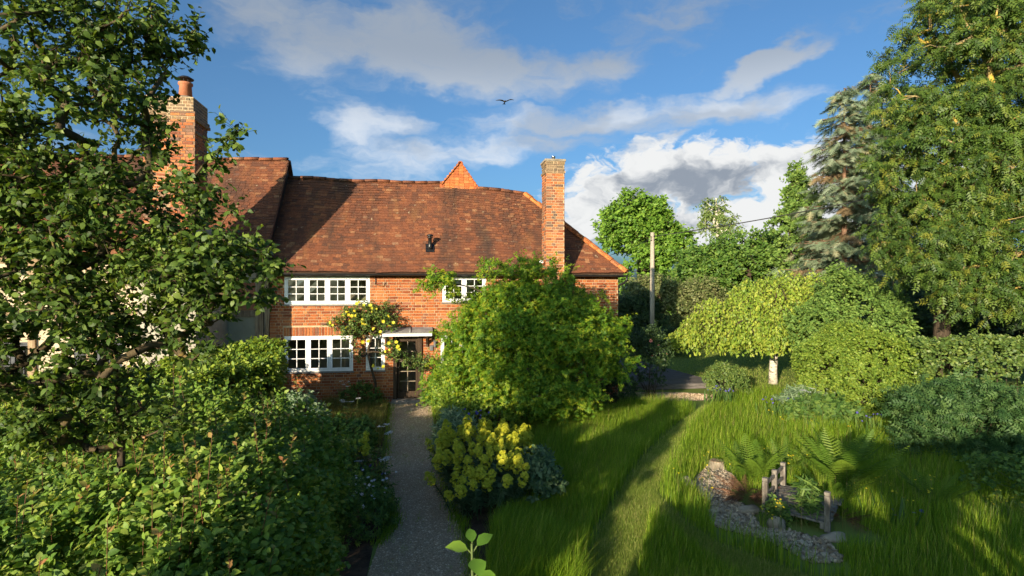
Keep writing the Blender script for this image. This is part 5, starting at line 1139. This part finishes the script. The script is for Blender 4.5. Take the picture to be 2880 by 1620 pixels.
bush('willowherb', 'low leafy weed with yellow flowers at the near left bridge post', 'plant', (4.92, 7.42, .12), (.16, .14, .20), 60, LEAF4, .05, 'herb_leaf', 162, 'green_stem', k=3, m=5, length=.08)

# ------------------------------------------------------------------ middle distance
def plank_deck():
    o = thing('timber_deck', 'grey weathered timber deck at the right corner of the brick cottage', 'deck', (7.6, 19.5, 0)); y = 17.75; k = 0; rng = np.random.default_rng(170)
    while y < 25.5:
        MB().box(6.05, 9.75 - max(0, (y - 18.2)) * .10 + rng.normal() * .008, y, y + .138, .16, .185 + .002 * rng.random()).build('plank', 'deck_timber', o); y += .145
    MB().box(6.05, 9.72, 17.70, 17.735, .02, .183).build('fascia', 'deck_timber', o); MB().box(9.0, 9.06, 17.74, 25.4, .02, .155).box(6.3, 6.36, 17.74, 25.4, .02, .155).build('joist', 'deck_timber', o)
plank_deck()
b = bush('rose_bush', 'dark upright rose bush with coral flowers at the right house corner', 'rose', (6.85, 16.55, 1.15), (.55, .5, .95), 210, LEAF4, .07, 'dark_leaf', 171, k=3, m=6, length=.18, stems=6, zmin=.55)
rg = np.random.default_rng(172); fp = np.array((6.8, 16.2, 1.4)) + rg.normal(size=(5, 3)) * (.3, .1, .35); flowers(b, fp, np.array((-.3, -1, .3)) + rg.normal(size=fp.shape) * .3, rosette(6, .05, .5, 2), 'coral_petal', rg)
bush('round_shrub', 'small rounded shrub in front of the deck and lawn', 'shrub', (9.15, 16.3, .44), (.60, .55, .56), 300, LEAF4, .055, 'box_leaf', 173, k=4, m=6, length=.12)
bush('evergreen_shrub', 'low dark shrub at the foot of the house corner', 'shrub', (5.6, 15.9, .3), (.6, .5, .5), 180, LEAF4, .06, 'dark_leaf', 174, k=3, m=6, length=.12)
# weeping golden tree
def weeping():
    rng = np.random.default_rng(180); o = thing('weeping_tree', 'golden leaved weeping tree with a pale straight trunk on the lawn', 'tree', (12.06, 18.32, 0)); A, B, leaves = [], [], []
    MB().tube([(12.06, 18.32, -.02), (12.05, 18.31, .5), (12.08, 18.3, 1.0), (12.04, 18.3, 1.6), (12.0, 18.3, 2.4)], [.16, .135, .13, .115, .09], 14).build('trunk', 'birch_bark', o, True)
    domes = [(10.2, 18.4, 1.5, 1.4, 2.85, 240), (12.2, 18.4, 1.7, 1.6, 3.70, 360), (11.1, 18.1, 1.2, 1.4, 3.15, 240), (13.5, 18.4, 1.6, 1.4, 3.85, 200), (9.3, 18.5, .9, 1.0, 2.35, 130), (10.5, 17.4, .9, .6, 2.5, 90), (11.8, 17.2, .8, .6, 2.9, 80)]
    limbs = []
    for cx, cy, rx, ry, top, n in domes:
        for k in range(n):
            a = rng.random() * 6.283; r = math.sqrt(rng.random()); x, y = cx + rx * r * math.cos(a), cy + ry * r * math.sin(a); zt = top - .95 * r ** 2.2 + rng.normal() * .13 + .10 * math.sin(4.1 * x)
            L_ = min(zt - 1.15 - .55 * rng.random(), .4 + 1.9 * rng.random()); m = int(8 + 16 * L_); s = np.linspace(0, 1, m); ox, oy = (.12 + .30 * rng.random()) * math.cos(a), .25 * math.sin(a)
            p = np.column_stack((x + ox * s + rng.normal(size=m) * .035, y + oy * s + rng.normal(size=m) * .035, zt - L_ * s)); leaves.append(p); A.append((x, y, zt)); B.append((x + ox, y + oy, zt - L_))
        for k in range(9): a = rng.random() * 6.283; limbs.append(((12.0, 18.3, 2.3), (cx + rx * .5 * math.cos(a) * .6, cy + ry * .5 * math.sin(a) * .6, top - .35), (cx + rx * .85 * math.cos(a), cy + ry * .85 * math.sin(a), top - .75)))
    mb = MB()
    for a, b, c in limbs: a, b, c = map(np.array, (a, b, c)); mb.tube([a, a * .45 + b * .55 + np.array((0, 0, .15)), b + np.array((0, 0, .10)), b * .5 + c * .5 + np.array((0, 0, .12)), c], [.040, .026, .016, .010, .006], 6)
    mb.build('limb', 'bark', o, True); twig_part(o, np.array(A), np.array(B), .004, 'bark')
    p = np.concatenate(leaves); n = len(p); leaf_part(o, LEAF2, p, rng.normal(size=(n, 3)) * .6 + np.array((0, 0, -1.)), rng.normal(size=(n, 3)) * .6 + np.array((-.5, -.7, .4)), .10, 'golden_leaf', rng, name='crown')
weeping()
bush('clipped_shrub', 'large loosely clipped yellow green evergreen in front of the weeping tree, right', 'shrub', (11.95, 14.3, .85), (1.75, 1.45, 1.40), 2000, LEAF2, .065, 'yew_leaf', 191, k=4, m=7, length=.17, lump=.12, zmin=.05, up=.7, stems=10)
bush('tall_shrub', 'taller mid green shrub standing behind the clipped evergreen', 'shrub', (13.2, 15.9, 1.85), (1.75, 1.3, 1.90), 1100, LEAF2, .085, 'cypress_leaf', 192, k=4, m=7, length=.24, lump=.16, up=.4)
block_hedge('dark_hedge', 'dark clipped hedge on the right under the big overhanging tree', [(12.2, 12.6), (13.0, 13.6), (16.0, 12.8), (20.0, 11.6), (19.4, 10.0), (15.0, 11.2)], 1.95, 950, LEAF2, .085, 'box_leaf', 193, .12, 4, 7, .14, up=.6)
bush('tree_peony', 'blue green tree peony spreading at the right edge', 'shrub', (10.75, 9.9, .62), (1.25, 1.0, .62), 420, PINNATE, .19, 'peony_leaf', 194, k=3, m=4, length=.30, lump=.28, nup=.9, nrand=.7, leaf_droop=.25)
bush('leafy_perennial', 'broad leaved green herbs between the meadow and the clipped evergreen', 'plant', (9.6, 12.6, .28), (.9, .6, .38), 210, LEAF4, .11, 'herb_leaf', 195, 'green_stem', k=3, m=5, length=.15)
bush('leafy_perennial', 'grey blue leaved plants at the back of the sunlit meadow', 'plant', (10.3, 14.2, .2), (.8, .45, .36), 170, STRAP, .15, 'silver_leaf', 196, 'green_stem', k=3, m=5, length=.16)
bush('leafy_perennial', 'low green plants at the right edge under the peony', 'plant', (9.6, 7.6, .25), (.9, .9, .4), 240, LEAF4, .07, 'herb_leaf', 197, 'green_stem', k=3, m=5, length=.15)

# ------------------------------------------------------------------ big trees
tree('ash_tree', 'large spreading tree with drooping divided leaves overhanging the right edge', 'tree', (14.45, 14.1, 0), [(14.45, 14.1, -.05), (14.42, 14.08, 1.2), (14.4, 14.0, 2.6), (14.55, 13.9, 4.2), (14.9, 13.7, 6.0), (15.2, 13.5, 8.0), (15.4, 13.4, 10)], .205,
     [(15.6, 13.3, 8.6, 3.3, 2.6, 4.2, 420), (15.2, 12.6, 10.5, 2.4, 1.6, 1.8, 90), (13.9, 13.4, 6.6, 1.9, 1.8, 2.2, 120), (13.5, 13.4, 4.9, 1.35, 1.5, 1.3, 70), (15.6, 12.6, 4.6, 2.4, 1.8, 1.7, 130), (17.4, 13, 7, 2.4, 2, 3.2, 70), (14.2, 12.6, 3.6, 1.2, 1.0, .7, 40)],
     PINNATE, .23, 'ash_leaf', 'bark', 201, limb_bark='yellow_lichen_bark', k=6, m=7, length=.50, tip_r=.010, shell=.25, twig=.005, lift=.12, seg=.4, from_k=3, spread=.9, up=.0, droop=.35, leaf_droop=.75, nup=.8, nrand=.5, wob=.14)
def conifer(name, label, base, h, r, seed, mat='spruce_leaf', bark='fir_bark', tr=.22, z0=.12, nb=170, size=.42, dead=.12, droop=.30, taper=.9, hang=.5, lean=(0, 0), gaps=.25):
    rng = np.random.default_rng(seed); o = thing(name, label, 'conifer', base); bx, by, _ = base; n = 9; mb = MB()
    mb.tube([(bx + lean[0] * t, by + lean[1] * t, h * t) for t in np.linspace(0, 1, n)], [tr * (1 - .93 * t) for t in np.linspace(0, 1, n)], 9).build('trunk', bark, o, True)
    A, B, P_, X_, N_ = [], [], [], [], []; DP, DX, DN = [], [], []
    for k in range(nb):
        t = z0 + (1 - z0) * (k + rng.random()) / nb; a = rng.random() * 6.283; L_ = r * ((1 - t) ** taper + .05) * (1 - gaps + 2 * gaps * rng.random()); z = h * t; b0 = np.array((bx + lean[0] * t, by + lean[1] * t, z)); d = np.array((math.cos(a), math.sin(a), 0)); m = max(3, int(L_ / .20)); s = np.linspace(.12, 1, m)
        pts = b0 + d * (L_ * s)[:, None] + np.array((0, 0, 1.)) * (-droop * L_ * s + .55 * droop * L_ * s ** 2.2)[:, None]; A += [b0, *pts[:-1]]; B += list(pts); side = np.array((-d[1], d[0], 0))
        isd = rng.random() < dead * (1.6 - t)
        for i in range(m):
            for sg in (-1, 1, 0):
                w = (1 - .5 * s[i]) * .55; q = pts[i] + rng.normal(size=3) * .05
                ax = d * (.6 if sg else 1) + side * sg * w * 1.6 + np.array((0, 0, -hang * (rng.random() + .2))); (DP if isd else P_).append(q); (DX if isd else X_).append(ax); (DN if isd else N_).append(np.array((0, 0, 1.)) + rng.normal(size=3) * .45)
    r0 = np.full(len(A), .022); V, F = frustums(np.array(A), np.array(B), r0, r0 * .6, 4); obj('branch', mesh_np('branch', V, F), bark, o)['kind'] = 'stuff'
    leaf_part(o, SPRAY, np.array(P_), np.array(X_), np.array(N_), size, mat, rng, name='crown')
    if DP: leaf_part(o, SPRAY, np.array(DP), np.array(DX), np.array(DN), size, 'dead_spray', rng, name='dead_foliage')
conifer('spruce_tree', 'tall blue green spruce with gaps and bare trunk, left of the big overhanging tree', (20.4, 25.2, 0), 13.2, 2.9, 211, nb=250, size=.52, taper=.62, hang=.75)
conifer('spruce_tree', 'second taller spruce behind the first, half hidden by the overhanging tree', (22.7, 26.2, 0), 14.4, 3.0, 212, nb=250, size=.52, taper=.65, hang=.75)
def clumps(c, R_, n, rng, sz=.3, per=18, flat=.75):
    out = []
    for k in range(n):
        d = unit(rng.normal(size=3)); d[2] = abs(d[2]) * 1.0 - .25; out.append((c[0] + d[0] * R_[0] * .8, c[1] + d[1] * R_[1] * .8, c[2] + d[2] * R_[2] * .8, R_[0] * sz, R_[1] * sz, R_[2] * sz * flat, per))
    return out
rg = np.random.default_rng(220)
for lb, x, y, h, r, sd in (('pointed bright green columnar conifer between the round trees and the spruce', 21.0, 30.1, 10.3, 1.5, 213), ('shorter bright green conifer beside the pointed one', 22.4, 30.4, 9.3, 1.3, 214)):
    tree('cypress_tree', lb, 'conifer', (x, y, 0), [(x, y, h * t) for t in (0, .2, .4, .6, .8, .95)], .16, [(x + rg.normal() * .15, y, h * t, r * (1.12 - t) ** .75, r * (1.12 - t) ** .75, h * .075, int(58 - 34 * t)) for t in np.linspace(.08, .95, 13)], LEAF4, .19, 'cypress_leaf', 'bark', sd, k=4, m=7, length=.36, tip_r=.006, shell=.4, seg=.8, up=.7, leaf_droop=-.3)
tree('oak_tree', 'large round fresh green tree behind the right end of the house roof', 'tree', (17.4, 44, 0), [(17.4, 44, 0), (17.4, 44, 2), (17.3, 44, 4), (17.2, 44, 6.5), (16.8, 44, 8.5)], .35,
     clumps((16.7, 43.6, 7.2), (3.1, 2.8, 4.2), 22, rg, .34, 24) + clumps((19.4, 43.4, 5.6), (2.4, 2.4, 3.9), 16, rg, .34, 20) + [(16.3, 43.0, 10.3, 1.2, 1.2, .9, 30), (18.2, 43.0, 9.6, 1.2, 1.2, .9, 24), (14.6, 43.2, 7.5, 1.0, 1, 1.2, 22), (16.6, 42.0, 4.0, 2.4, 1, 1.6, 50), (19.5, 42.0, 3.2, 2.4, 1, 1.6, 50)],
     LEAF2, .27, 'oak_leaf', 'bark', 221, k=4, m=8, length=.62, tip_r=.012, shell=.3, seg=.9, from_k=2, group=None)
tree('birch_tree', 'tall slender birch with white stems above the round green trees', 'tree', (22.3, 41, 0), [(22.3, 41, 0), (22.4, 41, 3), (22.35, 41, 6), (22.3, 41, 8.5), (22.2, 41, 10.3)], .16,
     [(22.1, 41, 9.6, .95, .9, 1.0, 42), (21.8, 41, 8.6, .9, .8, .7, 30), (22.9, 41, 8.8, .8, .8, .9, 26), (23.4, 41, 7.9, .8, .7, .6, 18), (22.4, 41, 7.6, 1.2, .8, .5, 18)], LEAF2, .15, 'silver_birch_leaf', 'birch_bark', 222, k=4, m=9, length=.6, tip_r=.014, shell=.0, seg=.6, from_k=2, up=-.1, droop=.7, leaf_droop=.8)
for nm, lb, cx, cy, cz, R_, h, mt, sd, nc, lf in (('hornbeam_tree', 'broad rounded green tree in the centre of the background trees', 20.3, 33.5, 4.4, (3.1, 2.4, 3.2), 2, 'hornbeam_leaf', 231, 26, .20), ('hornbeam_tree', 'rounded green tree left of the centre, below the birch', 17.6, 33.8, 3.8, (2.2, 2.0, 2.7), 2, 'hornbeam_leaf', 232, 20, .20), ('hornbeam_tree', 'dark green tree filling the gap before the spruce trunks', 23.2, 33.4, 4.8, (2.4, 2.2, 3.0), 2, 'hornbeam_leaf', 233, 20, .20), ('silvery_tree', 'olive green small tree behind the telegraph pole', 12.9, 30.4, 2.4, (2.3, 1.6, 1.9), 1, 'olive_leaf', 234, 18, .13), ('silvery_tree', 'olive green shrub tree right of the telegraph pole', 15.2, 30.0, 2.3, (1.9, 1.5, 1.8), 1, 'olive_leaf', 235, 16, .13), ('dark_tree', 'dark evergreen beside the house corner below the round tree', 11.0, 29.3, 1.6, (2.0, 1.2, 1.5), .6, 'dark_leaf', 236, 16, .12), ('dark_shrub', 'low dark shrub at the foot of the telegraph pole', 11.3, 26.6, .75, (1.5, .7, .75), .3, 'dark_leaf', 242, 12, .10), ('dark_tree', 'dark undergrowth tree behind the big trunk at the right', 21.5, 20.5, 1.9, (3.4, 1.6, 2.2), .8, 'dark_leaf', 237, 24, .16), ('dark_tree', 'dark evergreen filling the right edge behind the hedge', 22, 15.5, 2.2, (3.2, 1.8, 2.6), .8, 'dark_leaf', 238, 24, .16), ('lawn_shrub', 'pale green shrub at the far end of the lawn', 16.6, 34.2, .9, (2.2, .9, 1.0), .3, 'olive_leaf', 239, 12, .12), ('lawn_shrub', 'mid green shrub closing the lawn behind the weeping tree', 20.6, 31.6, 1.0, (2.8, 1.0, 1.2), .3, 'hornbeam_leaf', 240, 14, .13), ('lawn_shrub', 'sprawling green shrub behind the corner of the house', 9.6, 30.5, 1.2, (2.2, 1.2, 1.4), .3, 'hornbeam_leaf', 241, 14, .13)):
    tree(nm, lb, 'tree', (cx, cy, 0), [(cx, cy, 0), (cx, cy, h), (cx + .1, cy, cz), (cx, cy, cz + R_[2] * .5)], .16, clumps((cx, cy, cz), R_, nc, rg, .36, 26) + [(cx, cy - R_[1] * .6, cz * .55, R_[0] * .8, R_[1] * .3, cz * .45, 60)], LEAF2, lf * 1.08, mt, 'bark', sd, k=4, m=6, length=.22 + lf * 1.5, tip_r=.009, shell=.3, seg=.9, from_k=1)

# ------------------------------------------------------------------ pole, cables, bird, foreground shoot
pl = thing('telegraph_pole', 'pale timber telegraph pole standing behind the lawn', 'pole', (11.46, 27.6, 0))
MB().tube([(11.46, 27.6, 0), (11.46, 27.6, 3.2), (11.47, 27.6, 6.18)], [.125, .115, .10], 14).build('shaft', 'pole_timber', pl, True)
for z in (5.95, 5.78): MB().tube([(11.35, 27.53, z), (11.58, 27.53, z)], .025, 8).build('insulator_bar', 'black_iron', pl)
def cable(label, a, b, sag, r=.022):
    a, b = np.array(a), np.array(b); t = np.linspace(0, 1, 30); pts = [a + (b - a) * s - np.array((0, 0, sag * 4 * s * (1 - s))) for s in t]
    o = MB().tube(pts, r, 6).build('overhead_cable', 'black_iron', None, True); tag(o, label, 'cable', 'overhead cables on the pole')
cable('black cable running from the pole across the trees to the right', (11.5, 27.52, 5.98), (20.4, 18.0, 7.6), .18, .022)
cable('thin cable running from the pole down towards the house', (11.42, 27.52, 5.9), (5.2, 21.6, 4.3), .25, .011)
def bird():
    o = thing('bird', 'dark bird gliding with raised wings high above the roof', 'bird', (7.5, 53.5, 21.07)); V, F = [], []
    def ring(c, rx, rz, n=8): i = len(V); [V.append((c[0] + rx * math.cos(2 * math.pi * k / n), c[1], c[2] + rz * math.sin(2 * math.pi * k / n))) for k in range(n)]; return i
    c0 = np.array((7.5, 53.5, 21.05)); prof = [(-.34, .01, .01), (-.27, .045, .045), (-.18, .05, .05), (0, .085, .075), (.16, .07, .06), (.30, .035, .03), (.42, .02, .015)]; prev = None
    for y, a, b in prof:
        i = ring(c0 + (0, y, 0), a, b)
        if prev is not None: F += [(prev + k, prev + (k + 1) % 8, i + (k + 1) % 8, i + k) for k in range(8)]
        prev = i
    for s, up in ((-1, .03), (1, .30)):
        sec = [(0, -.14, .16, 0), (.25, -.18, .15, .10), (.48, -.14, .13, .13 + up * .3), (.70, -.02, .14, .12 + up * .45), (.86, .09, .16, .10 + up * .5)]; pi = None
        for x, ya, yb, z in sec:
            i = len(V); V += [tuple(c0 + (s * x, ya, z)), tuple(c0 + (s * x, yb, z - .01)), tuple(c0 + (s * x, yb, z - .02)), tuple(c0 + (s * x, ya, z - .03))]
            if pi is not None: F += [(pi + k, pi + (k + 1) % 4, i + (k + 1) % 4, i + k) for k in range(4)]
            pi = i
        F.append((pi, pi + 1, pi + 2, pi + 3))
    i = len(V); V += [tuple(c0 + q) for q in ((-.03, .36, .012), (.03, .36, .012), (.16, .70, -.06), (0, .58, -.05), (-.13, .70, -.06), (-.03, .36, -.008), (.03, .36, -.008), (.16, .70, -.072), (0, .58, -.062), (-.13, .70, -.072))]
    F += [(i, i + 1, i + 2, i + 3), (i, i + 3, i + 4), (i + 5, i + 8, i + 7, i + 6), (i + 5, i + 9, i + 8), (i + 1, i + 6, i + 7, i + 2), (i + 2, i + 7, i + 8, i + 3), (i + 3, i + 8, i + 9, i + 4), (i + 4, i + 9, i + 5, i)]
    me = bpy.data.meshes.new('body'); me.from_pydata([tuple(map(float, v)) for v in V], [], F); obj('body', me, 'bark', o)
bird()
def shoot():
    o = thing('leafy_shoot', 'bright green leafy shoot tip at the bottom edge beside the path', 'plant', (.16, 2.1, 0)); rng = np.random.default_rng(250); top = np.array((.17, 2.09, 2.41))
    MB().tube([(.20, 2.15, 0), (.19, 2.12, 1.2), (.175, 2.10, 2.2), top], [.012, .009, .006, .004], 8).build('stem', 'green_stem', o, True)
    big = ([(0, 0, 0), (0, .25, .0), (-.22, .18, .05), (.22, .18, .05), (-.36, .42, .06), (.36, .42, .06), (0, .5, -.02), (-.27, .70, .02), (.27, .70, .02), (0, .76, -.07), (0, 1, -.18)], [(0, 1, 2), (0, 3, 1), (2, 1, 6), (2, 6, 4), (1, 3, 5), (1, 5, 6), (4, 6, 9), (4, 9, 7), (6, 5, 8), (6, 8, 9), (7, 9, 10), (9, 8, 10)])
    spec = [(-.9, .1, .25, .085, 2.385), (.75, .35, .45, .075, 2.395), (.15, -.9, -.1, .095, 2.36), (-.1, .8, .7, .06, 2.405), (.8, -.5, -.1, .085, 2.30), (-.75, -.55, -.2, .09, 2.28), (.1, .9, .2, .09, 2.22), (.6, -.7, -.3, .09, 2.2)]
    me = mesh_np('leaf', big[0], np.array(big[1]), np.zeros(11), True); me.materials.append(MATS['oak_leaf'])
    for x, y, z, s, h in spec:
        f = frames(np.array([(x, y, z)]), np.array([(x * -.3, y * -.3 - .35, 1.)]))[0] * s; q = Matrix(f.tolist()).to_4x4(); q.translation = (.175 + x * .02, 2.095 + y * .02, h); l = bpy.data.objects.new('leaf', me); COL.objects.link(l); l.parent = o; l.matrix_parent_inverse = Matrix.Translation(-ORG[o.name]); l.matrix_basis = q
        MB().tube([(.175, 2.095, h - .02), (.175 + x * .02, 2.095 + y * .02, h)], .003, 5).build('leaf_stalk', 'green_stem', o)
shoot()

# unseen hedges and a shrub, added around the viewpoint to shade the garden
block_hedge('unseen_shade_hedge', 'unseen hedge added behind the viewpoint to shade the near lawn', [(-2.55, -.5), (.1, -.5), (.1, -1.4), (-2.55, -1.4)], 2.2, 140, LEAF2, .20, 'hornbeam_leaf', 260, .06, 4, 6, .16)
block_hedge('unseen_shade_hedge', 'taller unseen hedge added behind the viewpoint to shade the ferns and peony', [(.25, -.6), (9.5, -.6), (9.5, -1.5), (.25, -1.5)], 2.9, 300, LEAF2, .23, 'hornbeam_leaf', 262, .08, 4, 6, .18)
bush('unseen_shade_shrub', 'tall unseen shrub added left of the viewpoint to shade the path and meadow', 'shrub', (-2.9, 1.6, 1.75), (.62, .62, 1.75), 330, LEAF2, .12, 'hornbeam_leaf', 261, k=4, m=6, length=.16)
